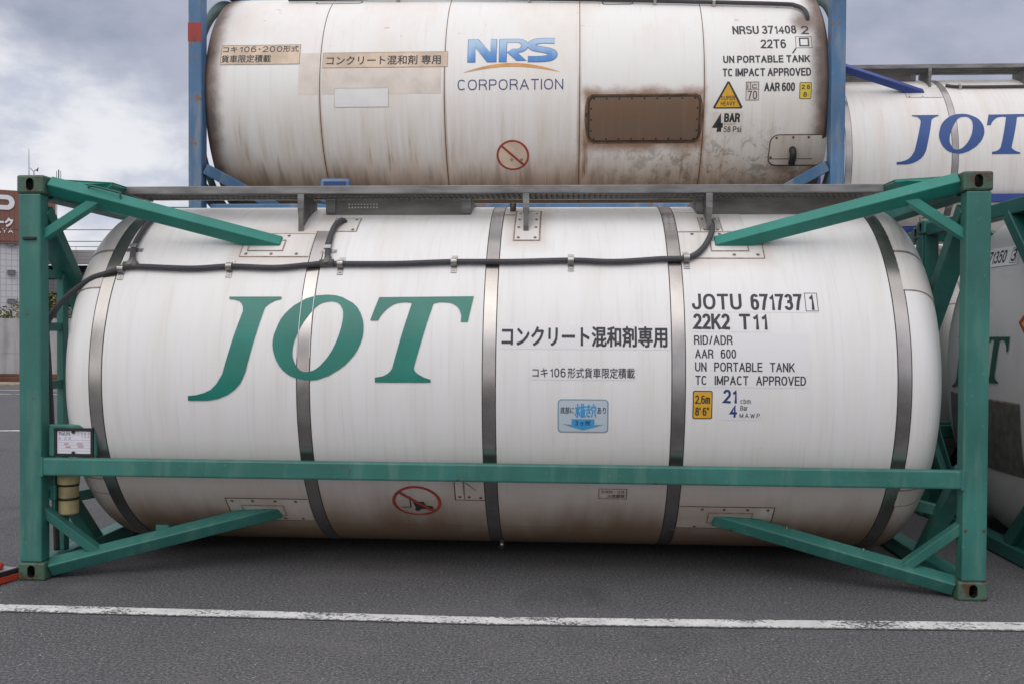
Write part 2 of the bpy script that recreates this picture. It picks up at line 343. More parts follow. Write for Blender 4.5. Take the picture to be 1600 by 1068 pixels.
# ------------------------------------------------------------------ mesh building
def link(o, parent=None):
    COL.objects.link(o)
    if parent is not None: o.parent = parent
    return o
def empty(name, loc, label, cat, group=None):
    o = bpy.data.objects.new(name, None); o.empty_display_size = 0.2; o.location = loc
    o['label'] = label; o['category'] = cat
    if group: o['group'] = group
    return link(o)
def tag(o, label, cat, group=None):
    o['label'] = label; o['category'] = cat
    if group: o['group'] = group
    return o

class MB:
    def __init__(s): s.bm = bmesh.new(); s.mats = []; s.cur = 0
    def use(s, m):
        m = M[m] if isinstance(m, str) else m
        if m not in s.mats: s.mats.append(m)
        s.cur = s.mats.index(m); return s
    def _fin(s, faces):
        for f in faces: f.material_index = s.cur
    def box(s, a, b, bevel=0.0):
        a, b = Vector(a), Vector(b)
        return s.obox((a + b) / 2, Vector((1, 0, 0)), Vector((0, 1, 0)), Vector((0, 0, 1)), (b - a) / 2, bevel)
    def obox(s, c, ax, ay, az, h, bevel=0.0):
        vs = []
        for k in range(8):
            sx, sy, sz = (1 if k & 1 else -1), (1 if k & 2 else -1), (1 if k & 4 else -1)
            vs.append(s.bm.verts.new(c + ax * (h[0] * sx) + ay * (h[1] * sy) + az * (h[2] * sz)))
        q = [(0, 2, 3, 1), (4, 5, 7, 6), (0, 1, 5, 4), (2, 6, 7, 3), (0, 4, 6, 2), (1, 3, 7, 5)]
        fs = [s.bm.faces.new([vs[i] for i in f]) for f in q]
        s._fin(fs)
        if bevel:
            es = list({e for f in fs for e in f.edges})
            r = bmesh.ops.bevel(s.bm, geom=es, offset=bevel, segments=2, affect='EDGES', profile=0.5)
            s._fin(r['faces'])
        return s
    def beam(s, p0, p1, wd, ht, up=(0, 0, 1), bevel=0.006):
        p0, p1 = Vector(p0), Vector(p1); ax = (p1 - p0).normalized(); ay = Vector(up).cross(ax).normalized(); az = ax.cross(ay)
        return s.obox((p0 + p1) / 2, ax, ay, az, ((p1 - p0).length / 2, wd / 2, ht / 2), bevel)
    def tube(s, pts, r, seg=10, smooth=True, cap=True, rs=None):
        pts = [Vector(p) for p in pts]; rings = []; prev = None
        for i, p in enumerate(pts):
            t = ((pts[min(i + 1, len(pts) - 1)] - pts[max(i - 1, 0)])).normalized()
            if prev is None: a = Vector((0, 0, 1)) if abs(t.z) < 0.9 else Vector((1, 0, 0)); n = t.cross(a).normalized()
            else: n = (prev - t * prev.dot(t)).normalized()
            prev = n; b = t.cross(n); rr = rs[i] if rs else r
            rings.append([s.bm.verts.new(p + n * (rr * cos(2 * pi * k / seg)) + b * (rr * sin(2 * pi * k / seg))) for k in range(seg)])
        fs = []
        for a, b in zip(rings, rings[1:]):
            for k in range(seg): fs.append(s.bm.faces.new((a[k], a[(k + 1) % seg], b[(k + 1) % seg], b[k])))
        for f in fs: f.smooth = smooth
        if cap: fs.append(s.bm.faces.new(rings[0][::-1])); fs.append(s.bm.faces.new(rings[-1]))
        s._fin(fs); return s
    def prism(s, pts, dirv, th):
        """flat polygon given in space, thickened both ways along dirv"""
        d = Vector(dirv).normalized() * (th / 2)
        a = [s.bm.verts.new(Vector(p) - d) for p in pts]; b = [s.bm.verts.new(Vector(p) + d) for p in pts]
        fs = [s.bm.faces.new(a[::-1]), s.bm.faces.new(b)]
        n = len(pts)
        for k in range(n): fs.append(s.bm.faces.new((a[k], a[(k + 1) % n], b[(k + 1) % n], b[k])))
        s._fin(fs); return s
    def lathe_x(s, prof, c, seg=128, smooth=True, a0=0.0, a1=2 * pi):
        """profile [(x, r)] turned about the x axis through c=(y,z)"""
        full = abs(a1 - a0 - 2 * pi) < 1e-6; n = seg if full else seg + 1; rings = []
        for x, r in prof:
            if r < 1e-6: rings.append([s.bm.verts.new((x, c[0], c[1]))]); continue
            rings.append([s.bm.verts.new((x, c[0] - r * cos(a0 + (a1 - a0) * k / seg), c[1] + r * sin(a0 + (a1 - a0) * k / seg))) for k in range(n)])
        fs = []
        for a, b in zip(rings, rings[1:]):
            m = n if full else n - 1
            for k in range(m):
                k2 = (k + 1) % n
                if len(a) == 1: q = (a[0], b[k], b[k2])
                elif len(b) == 1: q = (a[k], b[0], a[k2])
                else: q = (a[k], b[k], b[k2], a[k2])
                fs.append(s.bm.faces.new(q))
        for f in fs: f.smooth = smooth
        s._fin(fs); return s
    def build(s, name, parent=None, fix=True):
        if fix: bmesh.ops.recalc_face_normals(s.bm, faces=s.bm.faces)
        me = bpy.data.meshes.new(name); s.bm.to_mesh(me); s.bm.free()
        for m in s.mats: me.materials.append(m)
        return link(bpy.data.objects.new(name, me), parent)

def curve_pts(pts, n=6):
    pts = [Vector(p) for p in pts]; out = []
    for i in range(len(pts) - 1):
        p0 = pts[max(i - 1, 0)]; p1 = pts[i]; p2 = pts[i + 1]; p3 = pts[min(i + 2, len(pts) - 1)]
        for k in range(n):
            t = k / n
            out.append(0.5 * ((2 * p1) + (p2 - p0) * t + (2 * p0 - 5 * p1 + 4 * p2 - p3) * t * t + (3 * p1 - p0 - 3 * p2 + p3) * t ** 3))
    out.append(pts[-1]); return out

# ---------------- flat lettering and stickers that are wrapped on to a surface
_tc = {}
# a plain grotesque drawn as strokes: each glyph is (width, strokes) in a unit box; a stroke mixes points and arcs (cx, cy, rx, ry, from, to)
GL = {
 'A': (.70, [[(0, 0), (.5, 1)], [(.5, 1), (1, 0)], [(.17, .33), (.83, .33)]]),
 'B': (.60, [[(.62, .52), (.60, .76, .36, .24, -90, 90), (0, 1), (0, 0), (.60, .26, .40, .26, -90, 90), (0, .52)]]),
 'C': (.64, [[(.5, .5, .5, .5, 42, 318)]]),
 'D': (.62, [[(0, .5), (0, 1), (.42, .5, .58, .5, 90, -90), (0, 0), (0, .5)]]),
 'E': (.54, [[(1, 1), (0, 1), (0, 0), (1, 0)], [(0, .52), (.92, .52)]]),
 'H': (.62, [[(0, 0), (0, 1)], [(1, 0), (1, 1)], [(0, .52), (1, .52)]]),
 'I': (.0, [[(.5, 0), (.5, 1)]]),
 'J': (.48, [[(1, 1), (.5, .30, .5, .30, 0, -180), (0, .36)]]),
 'K': (.64, [[(0, 0), (0, 1)], [(.98, 1), (.02, .36)], [(.36, .60), (1, 0)]]),
 'L': (.52, [[(0, 1), (0, 0), (1, 0)]]),
 'M': (.76, [[(0, 0), (0, 1)], [(0, 1), (.5, .06)], [(.5, .06), (1, 1)], [(1, 1), (1, 0)]]),
 'N': (.62, [[(0, 0), (0, 1)], [(0, 1), (1, 0)], [(1, 0), (1, 1)]]),
 'O': (.70, [[(.5, .5, .5, .5, 90, 450)]]),
 'P': (.58, [[(0, 0), (0, 1), (.56, .735, .44, .265, 90, -90), (0, .47)]]),
 'R': (.62, [[(0, 0), (0, 1), (.56, .745, .42, .255, 90, -90), (0, .49)], [(.60, .49), (.92, .30), (1, 0)]]),
 'S': (.60, [[(.5, .75, .46, .25, 18, 262), (.5, .26, .5, .26, 82, -162)]]),
 'T': (.60, [[(0, 1), (1, 1)], [(.5, 1), (.5, 0)]]),
 'U': (.62, [[(0, 1), (.5, .32, .5, .32, 180, 360), (1, 1)]]),
 'V': (.66, [[(0, 1), (.5, 0)], [(.5, 0), (1, 1)]]),
 'W': (.95, [[(0, 1), (.26, 0)], [(.26, 0), (.5, .92)], [(.5, .92), (.74, 0)], [(.74, 0), (1, 1)]]),
 'Y': (.64, [[(0, 1), (.5, .42)], [(1, 1), (.5, .42), (.5, 0)]]),
 '0': (.52, [[(.5, .5, .5, .5, 90, 450)]]),
 '1': (.28, [[(0, .74), (.62, .82), (.95, 1), (.95, 0)]]),
 '2': (.52, [[(.5, .71, .5, .29, 172, -28), (0, .02), (1, 0)]]),
 '3': (.52, [[(.48, .755, .44, .245, 165, -88), (.48, .265, .52, .265, 88, -168)]]),
 '4': (.56, [[(.76, 0), (.76, 1), (0, .29), (1, .29)]]),
 '5': (.52, [[(.93, 1), (.18, 1), (.06, .50), (.48, .33, .52, .33, 128, -165)]]),
 '6': (.52, [[(.5, .31, .5, .31, 0, 360)], [(.52, .62, .52, .38, 38, 180), (0, .30)]]),
 '7': (.52, [[(0, 1), (1, 1), (.62, .55), (.36, 0)]]),
 '8': (.52, [[(.5, .755, .42, .245, 0, 360)], [(.5, .265, .5, .265, 0, 360)]]),
 '/': (.34, [[(0, -.02), (1, 1.02)]]), '.': (.0, [[(.5, 0), (.5, .03)]]), ',': (.06, [[(.9, .10), (.2, -.16)]]),
 ':': (.0, [[(.5, .06), (.5, .14)], [(.5, .50), (.5, .58)]]), "'": (.0, [[(.5, .72), (.5, 1)]]), '"': (.14, [[(0, .72), (0, 1)], [(1, .72), (1, 1)]]),
 'a': (.42, [[(0, .60), (.5, .56, .45, .20, 150, 0), (.95, 0)], [(.95, .40), (.45, .20, .45, .20, 90, 270), (.95, .14)]]),
 'b': (.44, [[(0, 0), (0, 1)], [(.5, .37, .5, .37, 180, -180)]]), 'c': (.42, [[(.5, .37, .5, .37, 45, 315)]]),
 'i': (.0, [[(.5, 0), (.5, .72)], [(.5, .92), (.5, 1)]]), 'm': (.72, [[(0, 0), (0, .74)], [(0, .5), (.25, .52, .25, .22, 180, 0), (.5, 0)], [(.5, .5), (.75, .52, .25, .22, 180, 0), (1, 0)]]),
 'r': (.24, [[(0, 0), (0, .74)], [(0, .46), (.7, .46, .7, .27, 180, 80)]]), 's': (.38, [[(.5, .55, .45, .19, 20, 265), (.5, .18, .5, .18, 85, -160)]]),
}
def stroke_text(body, u0, v0, u1, v1, t):
    """quads of the stroked lettering filling the box; t = stroke thickness / cap height"""
    adv, x, gap = [], 0.0, 0.19 + t * 0.9
    for ch in body:
        if ch == ' ': x += 0.30 + t * 0.3; continue
        wd = GL[ch][0]; adv.append((ch, x, wd)); x += wd + gap
    x -= gap; H = v1 - v0; th = t * H; f = (u1 - u0 - th) / max(x, 1e-6) if x > 1e-6 else 0.0; out = []
    for ch, gx, wd in adv:
        for st in GL[ch][1]:
            P = []
            for q in st:
                if len(q) == 2: P.append(q)
                else:
                    n = max(4, int(abs(q[5] - q[4]) / 15))
                    for k in range(n + 1):
                        a = RAD(q[4] + (q[5] - q[4]) * k / n); c_, s_ = cos(a), sin(a); e = 2 / 2.35
                        P.append((q[0] + q[2] * math.copysign(abs(c_) ** e, c_), q[1] + q[3] * math.copysign(abs(s_) ** e, s_)))
            P = [(u0 + th / 2 + (gx + a * wd) * f, v0 + th / 2 + b * (H - th)) for a, b in P]
            Q = [P[0]]
            for p in P[1:]:
                if math.hypot(p[0] - Q[-1][0], p[1] - Q[-1][1]) > 1e-6: Q.append(p)
            n = len(Q); closed = n > 3 and math.hypot(Q[0][0] - Q[-1][0], Q[0][1] - Q[-1][1]) < 1e-6
            L, Rr = [], []
            for i in range(n):
                a = Q[i - 1] if i > 0 else (Q[-2] if closed else None); c = Q[i + 1] if i < n - 1 else (Q[1] if closed else None)
                ns = []
                for p, q in ((a, Q[i]), (Q[i], c)):
                    if p is None or q is None: continue
                    l = math.hypot(q[0] - p[0], q[1] - p[1]); ns.append((-(q[1] - p[1]) / l, (q[0] - p[0]) / l))
                nx = sum(m[0] for m in ns); ny = sum(m[1] for m in ns); l = math.hypot(nx, ny) or 1; nx /= l; ny /= l
                k = th / 2 / max(0.45, nx * ns[0][0] + ny * ns[0][1])
                ex = ey = 0.0
                if not closed and i in (0, n - 1) and abs(Q[i][1] - v0 - th / 2) < 1e-4 or (not closed and i in (0, n - 1) and abs(Q[i][1] - v1 + th / 2) < 1e-4):
                    d = ns[0]; sg = -1 if i == 0 else 1; ex, ey = d[1] * sg * th / 2, -d[0] * sg * th / 2     # run the stroke to the line
                if not closed and i in (0, n - 1) and abs(ns[0][1]) > 0.98: 
                    d = ns[0]; sg = -1 if i == 0 else 1; ex, ey = d[1] * sg * th / 2, -d[0] * sg * th / 2
                L.append((Q[i][0] + nx * k + ex, min(max(Q[i][1] + ny * k + ey, v0 - 0.16 * H), v1))); Rr.append((Q[i][0] - nx * k + ex, min(max(Q[i][1] - ny * k + ey, v0 - 0.16 * H), v1)))
            out.append([(L[i], Rr[i], Rr[i + 1], L[i + 1]) for i in range(n - 1)])
    return out
def text_tris(body, off, res=2):
    key = (body, off)
    if key in _tc: return _tc[key]
    cu = bpy.data.curves.new('lettering', 'FONT'); cu.body = body; cu.size = 1; cu.resolution_u = res
    ob = bpy.data.objects.new('lettering', cu); me = ob.to_mesh()
    vs = [(v.co.x, v.co.y) for v in me.vertices]; fs = [tuple(p.vertices) for p in me.polygons]
    ob.to_mesh_clear(); bpy.data.objects.remove(ob); bpy.data.curves.remove(cu)
    _tc[key] = (vs, fs); return _tc[key]

class Decal:
    def __init__(s): s.parts = []          # (material, layer, verts2d, faces)
    def poly(s, m, loops, layer=1):
        if not isinstance(loops[0][0], (tuple, list)): loops = [loops]
        vs = [p for l in loops for p in l]
        tri = tessellate_polygon([[Vector((p[0], p[1], 0)) for p in l] for l in loops])
        s.parts.append((m, layer, vs, [tuple(t) for t in tri])); return s
    def rect(s, m, u0, v0, u1, v1, layer=1):
        s.parts.append((m, layer, [(u0, v0), (u1, v0), (u1, v1), (u0, v1)], [(0, 1, 2, 3)])); return s
    def rrect(s, m, u0, v0, u1, v1, r, layer=1, hole=None):
        return s.poly(m, s.rr(u0, v0, u1, v1, r) if hole is None else [s.rr(u0, v0, u1, v1, r), s.rr(u0 + hole, v0 + hole, u1 - hole, v1 - hole, max(r - hole, 0.001))], layer)
    @staticmethod
    def rr(u0, v0, u1, v1, r, n=5):
        out = []
        for cx, cy, a in ((u1 - r, v1 - r, 0), (u0 + r, v1 - r, 90), (u0 + r, v0 + r, 180), (u1 - r, v0 + r, 270)):
            for k in range(n + 1):
                t = RAD(a + 90 * k / n); out.append((cx + r * cos(t), cy + r * sin(t)))
        return out
    def frame(s, m, u0, v0, u1, v1, t, layer=1):
        for a in ((u0, v0, u1, v0 + t), (u0, v1 - t, u1, v1), (u0, v0 + t, u0 + t, v1 - t), (u1 - t, v0 + t, u1, v1 - t)): s.rect(m, *a, layer)
        return s
    def disc(s, m, u, v, ru, rv=None, layer=1, n=28, hole=0.0):
        rv = rv or ru
        o = [(u + ru * cos(2 * pi * k / n), v + rv * sin(2 * pi * k / n)) for k in range(n)]
        if hole:
            vs = o + [(u + ru * hole * cos(2 * pi * k / n), v + rv * hole * sin(2 * pi * k / n)) for k in range(n)]
            s.parts.append((m, layer, vs, [(k, (k + 1) % n, n + (k + 1) % n, n + k) for k in range(n)])); return s
        s.parts.append((m, layer, o, [tuple(range(n))])); return s
    def line(s, m, pts, t, layer=1):
        for (a, b), (c, d) in zip(pts, pts[1:]):
            L = math.hypot(c - a, d - b) or 1; nx, ny = -(d - b) / L * t / 2, (c - a) / L * t / 2
            s.parts.append((m, layer, [(a + nx, b + ny), (a - nx, b - ny), (c - nx, d - ny), (c + nx, d + ny)], [(0, 1, 2, 3)]))
        return s
    def text(s, m, body, u0, v0, u1, v1, bold=0.0, layer=2, shear=0.0, caps=True):
        if body.isascii():
            t = min(0.30, max(0.075, 0.115 + bold * 3.0))
            for k, qs in enumerate(stroke_text(body, u0, v0, u1, v1, t)):
                vs, fs = [], []
                for q in qs: fs.append(tuple(range(len(vs), len(vs) + 4))); vs += list(q)
                s.parts.append((m, layer + 0.05 * (k % 5), vs, fs))
            return s
        vs, fs = text_tris(body, 0)
        x0 = min(v[0] for v in vs); x1 = max(v[0] for v in vs)
        y0 = min(v[1] for v in vs); y1 = max(v[1] for v in vs)
        if caps: y0, y1 = 0.0, 0.69          # letters stand on the base line; tails may hang below
        e = max(bold, 0.0) * (v1 - v0) / (y1 - y0)                # stroke thickening, in metres
        f = (u1 - u0 - 2 * e) / (x1 - x0); g = (v1 - v0 - 2 * e) / (y1 - y0)
        out = [(u0 + e + (a - x0) * f + shear * (b - y0) * g, v0 + e + (b - y0) * g) for a, b in vs]
        s.parts.append((m, layer, out, fs))
        if e > 0:                                                  # heavier weights: the outline laid down again, shifted all round
            for k in range(8):
                a_ = k * pi / 4 + 0.2; s.parts.append((m, layer + 0.07 * (k + 1), [(a + e * cos(a_), b + e * sin(a_)) for a, b in out], fs))
        return s
    def build(s, name, parent, fn, step=0.03, ustep=None):
        """fn(u, v, lift) -> point; cut in strips so that the sheets follow the curve"""
        mats = []; bm = bmesh.new()
        for m, layer, vs, fs in s.parts:
            mm = M[m]
            if mm not in mats: mats.append(mm)
            mi = mats.index(mm); bv = [bm.verts.new((a, b, layer)) for a, b in vs]
            for f in fs:
                if len(set(f)) < 3: continue
                try: fc = bm.faces.new([bv[i] for i in f]); fc.material_index = mi
                except ValueError: pass
        for axis, st in ((1, step), (0, ustep)):
            if not st: continue
            lo = min(v.co[axis] for v in bm.verts); hi = max(v.co[axis] for v in bm.verts); k = math.ceil(lo / st)
            while k * st < hi:
                no = [0, 0, 0]; no[axis] = 1; co = [0, 0, 0]; co[axis] = k * st + 1e-5
                bmesh.ops.bisect_plane(bm, geom=bm.verts[:] + bm.edges[:] + bm.faces[:], plane_co=co, plane_no=no, dist=1e-7); k += 1
        for f in bm.faces:
            f.normal_update()
            if f.normal.z < 0: f.normal_flip()
        for v in bm.verts: v.co = fn(v.co.x, v.co.y, v.co.z * 0.0012)
        me = bpy.data.meshes.new(name); bm.to_mesh(me); bm.free()
        for m in mats: me.materials.append(m)
        return link(bpy.data.objects.new(name, me), parent)

# the company letters J, O (with its hole), T, outlined on the tank skin in millimetres: u along the tank from its middle, v round the shell from the axis height
LOGO_MM = [[[(-1690,550),(-1350,552),(-1348,535),(-1388,524),(-1423,503),(-1447,477),(-1456,437),(-1544,57),(-1574,-10),(-1612,-53),(-1662,-87),(-1724,-112),(-1787,-124),(-1915,-125),(-1914,-95),(-1860,-89),(-1810,-75),(-1766,-54),(-1729,-17),(-1692,44),(-1587,449),(-1590,476),(-1600,499),(-1619,519),(-1652,530),(-1688,534)]],
 [[(-1050,567),(-1000,563),(-955,550),(-883,510),(-851,479),(-827,440),(-809,395),(-803,363),(-801,321),(-804,282),(-815,245),(-831,208),(-852,171),(-878,141),(-906,110),(-937,86),(-1010,41),(-1083,15),(-1132,9),(-1169,11),(-1205,18),(-1242,31),(-1273,47),(-1304,71),(-1329,101),(-1349,134),(-1362,168),(-1371,198),(-1376,229),(-1376,259),(-1372,291),(-1351,360),(-1336,397),(-1315,431),(-1289,461),(-1259,491),(-1190,538),(-1124,561)],[(-1020,521),(-1000,519),(-982,512),(-966,500),(-955,485),(-944,466),(-939,446),(-937,413),(-939,381),(-944,343),(-953,306),(-964,268),(-979,231),(-998,192),(-1019,158),(-1041,130),(-1066,103),(-1088,85),(-1108,73),(-1130,65),(-1151,63),(-1168,63),(-1181,66),(-1199,76),(-1213,90),(-1225,109),(-1236,132),(-1243,153),(-1246,175),(-1246,203),(-1243,230),(-1237,257),(-1228,285),(-1215,319),(-1202,348),(-1186,380),(-1170,406),(-1151,436),(-1132,465),(-1113,486),(-1093,502),(-1075,512),(-1057,517)]],
 [[(-716,550),(-112,559),(-143,385),(-187,385),(-185,424),(-196,462),(-209,481),(-224,495),(-246,509),(-268,515),(-323,518),(-366,508),(-474,96),(-473,84),(-470,78),(-460,65),(-446,54),(-409,34),(-368,22),(-368,3),(-718,1),(-718,31),(-669,40),(-639,55),(-621,72),(-610,89),(-503,511),(-544,517),(-593,511),(-618,502),(-640,487),(-661,469),(-680,447),(-698,421),(-713,391),(-762,391)]]]
LOGO = [[[(u / 1000, v / 1000) for u, v in l] for l in g] for g in LOGO_MM]
RT, YC, ZC = 1.235, 1.241, 1.2909            # tank radius, axis
def logo(dec, m, fu=lambda u: u, fv=lambda v: v, layer=4):
    for g in LOGO: dec.poly(m, [[(fu(u), fv(v)) for u, v in l] for l in g], layer)

# ------------------------------------------------------------------ the tank container
HX, DEP, HT = 3.029, 2.438, 2.591
def casting_mesh(m):
    """one corner casting: 178 x 162 x 118 mm block with its three slotted holes"""
    mb = MB().use(m); mb.box((0, 0, 0), (0.178, 0.162, 0.118), 0.014)
    body = mb.build('casting_tmp'); cuts = []
    def slot(c, axis, lx, ly, dep):
        k = MB().use('hole'); pts = []
        for j in range(20):
            t = 2 * pi * j / 20; a = cos(t) * lx; b = sin(t) * lx + (ly - lx) * (1 if sin(t) >= 0 else -1)
            pts.append((a, b))
        P = []
        for a, b in pts:
            P.append({'y': (c[0] + a, c[1], c[2] + b), 'x': (c[0], c[1] + a, c[2] + b), 'z': (c[0] + b, c[1] + a, c[2])}[axis])
        k.prism(P, {'y': (0, 1, 0), 'x': (1, 0, 0), 'z': (0, 0, 1)}[axis], dep); o = k.build('slot_tmp'); cuts.append(o); return o
    slot((0.089, 0.0, 0.058), 'y', 0.026, 0.040, 0.16)
    slot((0.0, 0.085, 0.058), 'x', 0.026, 0.040, 0.16)
    slot((0.089, 0.085, 0.118), 'z', 0.030, 0.058, 0.12)
    for c in cuts:
        md = body.modifiers.new('cut', 'BOOLEAN'); md.operation = 'DIFFERENCE'; md.object = c; md.solver = 'EXACT'
    dg = bpy.context.evaluated_depsgraph_get(); me = bpy.data.meshes.new_from_object(body.evaluated_get(dg), preserve_all_data_layers=True, depsgraph=dg)
    for o in cuts + [body]: bpy.data.objects.remove(o)
    me.materials.clear(); me.materials.append(M[m]); me.materials.append(M['hole'])
    for p in me.polygons: 
        c = p.center; inner = 0.004 < c.x < 0.17 and 0.004 < c.y < 0.158 and 0.004 < c.z < 0.114
        p.material_index = 1 if inner and min(c.x, c.y, 0.118 - c.z) > 0.012 else 0
    return me
def mirrored(me, sx, sy, sz, name):
    n = me.copy(); n.name = name; n.transform(Matrix.Diagonal((sx, sy, sz, 1)))
    if sx * sy * sz < 0: n.flip_normals()
    return n
_cast = {}
def casting(m, sx, sy, sz):
    if m not in _cast: _cast[m] = casting_mesh(m)
    k = (m, sx, sy, sz)
    if k not in _cast: _cast[k] = mirrored(_cast[m], sx, sy, sz, 'corner_casting')
    return _cast[k]

def dome_profile(R, xr, a, n=2.6, steps=26):
    out = []
    for k in range(steps + 1):
        t = k / steps * pi / 2
        out.append((xr + a * (sin(t) ** (2 / n)), R * (max(cos(t), 0) ** (2 / n))))
    return out
def surf(R=RT, yc=YC, zc=ZC):
    return lambda u, v, l: Vector((u, yc - (R + l) * cos(v / R), zc + (R + l) * sin(v / R)))

def frame(root, pm, cm, rail=(0.676, 0.79), braces=True, rail_rear=True):
    bm_ = 'teal' if pm == 'green' else pm            # the braces carry newer paint than posts and rails
    """end frames, rails, raking braces; local frame: x +-3.029, y 0 (front) .. 2.438, z 0 .. 2.591"""
    X0, X1 = 2.873, 3.020
    Yf = lambda y, s: y if s == 0 else DEP - y           # mirror to the rear side
    for s in (0, 1):
        sy = 1 if s == 0 else -1
        for sx in (-1, 1):
            mb = MB().use(pm); mb.box((sx * X0, Yf(0.005, s), 0.118), (sx * X1, Yf(0.102, s), HT - 0.118), 0.010)
            mb.box((sx * (X0 + 0.02), Yf(0.102, s), 0.118), (sx * (X1 - 0.015), Yf(0.135, s), HT - 0.118), 0.004)
            mb.build('corner_post', root)
            for top in (0, 1):
                o = bpy.data.objects.new('corner_casting', casting(cm, -sx, sy, 1 if top else -1))
                o.location = (sx * HX, Yf(0, s), HT - 0.118 if top else 0.118); link(o, root)
            if braces:
                for top in (0, 1):
                    z0, z1 = (2.535, 2.19) if top else (0.072, 0.395)
                    p0 = Vector((sx * 2.86, Yf(0.085, s), z0)); p1 = Vector((sx * 1.45, Yf(0.43, s), z1 + (-0.01 if top else 0.01)))
                    bq = bm_ if top else pm; mb = MB().use(bq); mb.beam(p0, p1, 0.092, 0.092, (0, (-0.95 if top else -0.6) * sy, 1), 0.008)
                    if not top and s == 0 and sx == 1:
                        for k, t in ((0, 0.68), (1, 0.36)): mb.use('bolt').tube([p0.lerp(p1, t) + Vector((0, 0, 0.03)), p0.lerp(p1, t) + Vector((0, 0, 0.07))], 0.007, 8).use(bq)
                    mb.build('diagonal_brace', root)
                    zg0, zg1 = (2.225, 2.425) if top else (0.418, 0.185)
                    mb = MB().use(bq); g0 = Vector((sx * 2.872, Yf(0.085, s), zg0)); g1 = Vector((sx * 2.605, Yf(0.150, s), zg1)); gd = (g1 - g0).normalized(); mb.beam(g0 - gd * 0.045, g1 + gd * 0.045, 0.058, 0.072, (0, 1, 0), 0.004); mb.build('gusset_brace', root)
        if rail and (s == 0 or rail_rear):
            mb = MB().use(pm); mb.box((-X0, Yf(0.0, s), rail[0]), (X0, Yf(0.055, s), rail[1]), 0.012)
            for sx in (-1, 1): mb.box((sx * 2.859, Yf(-0.004, s), rail[0] - 0.004), (sx * 2.880, Yf(0.03, s), rail[1] + 0.004), 0.002)
            mb.build('side_rail', root)
    for sx in (-1, 1):
        mb = MB().use(pm); mb.box((sx * 2.875, 0.162, 0.008), (sx * 3.005, DEP - 0.162, 0.112), 0.008); mb.build('end_rail', root)
        mb = MB().use(pm); mb.box((sx * 2.875, 0.162, HT - 0.135), (sx * 3.005, DEP - 0.162, HT - 0.03), 0.008); mb.build('end_rail', root)
        for s in (0, 1):
            mb = MB().use(pm)
            mb.beam((sx * 2.93, Yf(0.10, s), 2.38), (sx * 2.93, Yf(0.78, s), 1.60), 0.085, 0.135, (1, 0, 0), 0.008)
            mb.build('end_brace', root)
            mb = MB().use(pm); mb.beam((sx * 2.935, Yf(0.12, s), 0.78), (sx * 2.935, Yf(0.80, s), 0.085), 0.085, 0.10, (1, 0, 0), 0.008)
            mb.build('end_brace', root)
            mb = MB().use(pm); mb.beam((sx * 2.92, Yf(0.50, s), 0.455), (sx * 2.62, Yf(0.70, s), 0.50), 0.06, 0.07, (0, 0, 1), 0.005); mb.build('saddle_strut', root)

def tank_body(root, m, R=RT, yc=YC, zc=ZC, xr=2.56, a=0.38, n=2.6, name='tank', seg=144):
    pr = dome_profile(R, xr, a, n)
    prof = [(-x, r) for x, r in pr[::-1]] + [(-1.9, R), (-1.0, R), (0, R), (1.0, R), (1.9, R)] + pr
    mb = MB().use(m); mb.lathe_x(prof, (yc, zc), seg)
    return mb.build(name, root)
def hoop(tank, x0, x1, m, lift, R=RT, yc=YC, zc=ZC, edge='seam', name='band', ew=0.0055):
    mb = MB().use(m)
    for pr in ([(x0, R - 0.002), (x0 + 0.0005, R + lift)], [(x0 + 0.0005, R + lift), (x1 - 0.0005, R + lift)], [(x1 - 0.0005, R + lift), (x1, R - 0.002)]): mb.lathe_x(pr, (yc, zc), 144)
    if edge:
        mb.use(edge)
        for q in (x0 - ew, x1): mb.lathe_x([(q, R + lift * 0.5), (q + ew, R + lift * 0.5)], (yc, zc), 144)
    o = mb.build(name, tank); return o

def plate(tank, fn, u0, v0, u1, v1, m='plate', bolts=(), rim='grime', t=0.007, name='patch_plate', sides='lrtb'):
    dc = Decal().rect(m, u0, v0, u1, v1, 2)
    if 'l' in sides: dc.rect(rim, u0 - t, v0 - t, u0, v1 + t, 3)
    if 'r' in sides: dc.rect(rim, u1, v0 - t, u1 + t, v1 + t, 3)
    if 'b' in sides: dc.rect(rim, u0, v0 - t, u1, v0, 3)
    if 't' in sides: dc.rect(rim, u0, v1, u1, v1 + t, 3)
    for (u, v) in bolts: dc.disc('grime', u, v, 0.012, None, 3, 12); dc.disc('bolt', u, v, 0.0075, None, 5, 12)
    return dc.build(name, tank, fn)

def end_straps(tank, sx, R=RT, xr=2.56, a=0.38, n=2.6):
    """lapped joints of the dished ends"""
    for v0, v1, m in ((0.94, 2.4, 'clad_dirty'), (0.62, 0.92, 'clad_dirty'), (-0.83, -0.70, 'clad_dirty')):
        dc = Decal(); dc.rect(m, 0.0, v0, 1.0, v1, 1); dc.rect('grime', 0.0, v0 - 0.008, 1.0, v0, 2); dc.rect('grime', 0.0, v1, 1.0, v1 + 0.008, 2)
        def fn(u, v, l):
            t = u * 0.86 * pi / 2; r = R * (max(cos(t), 0) ** (2 / n)); x = xr + a * (sin(t) ** (2 / n)); th = v / R
            nx, nr = (sin(t) ** (2 - 2 / n)) / a, (cos(t) ** (2 - 2 / n)) / R; L = math.hypot(nx, nr)
            r += nr / L * (l + 0.001); x += nx / L * (l + 0.001)
            return Vector((sx * x, YC - r * cos(th), ZC + r * sin(th)))
        o = dc.build('end_strap', tank, fn, 0.05, 0.04)

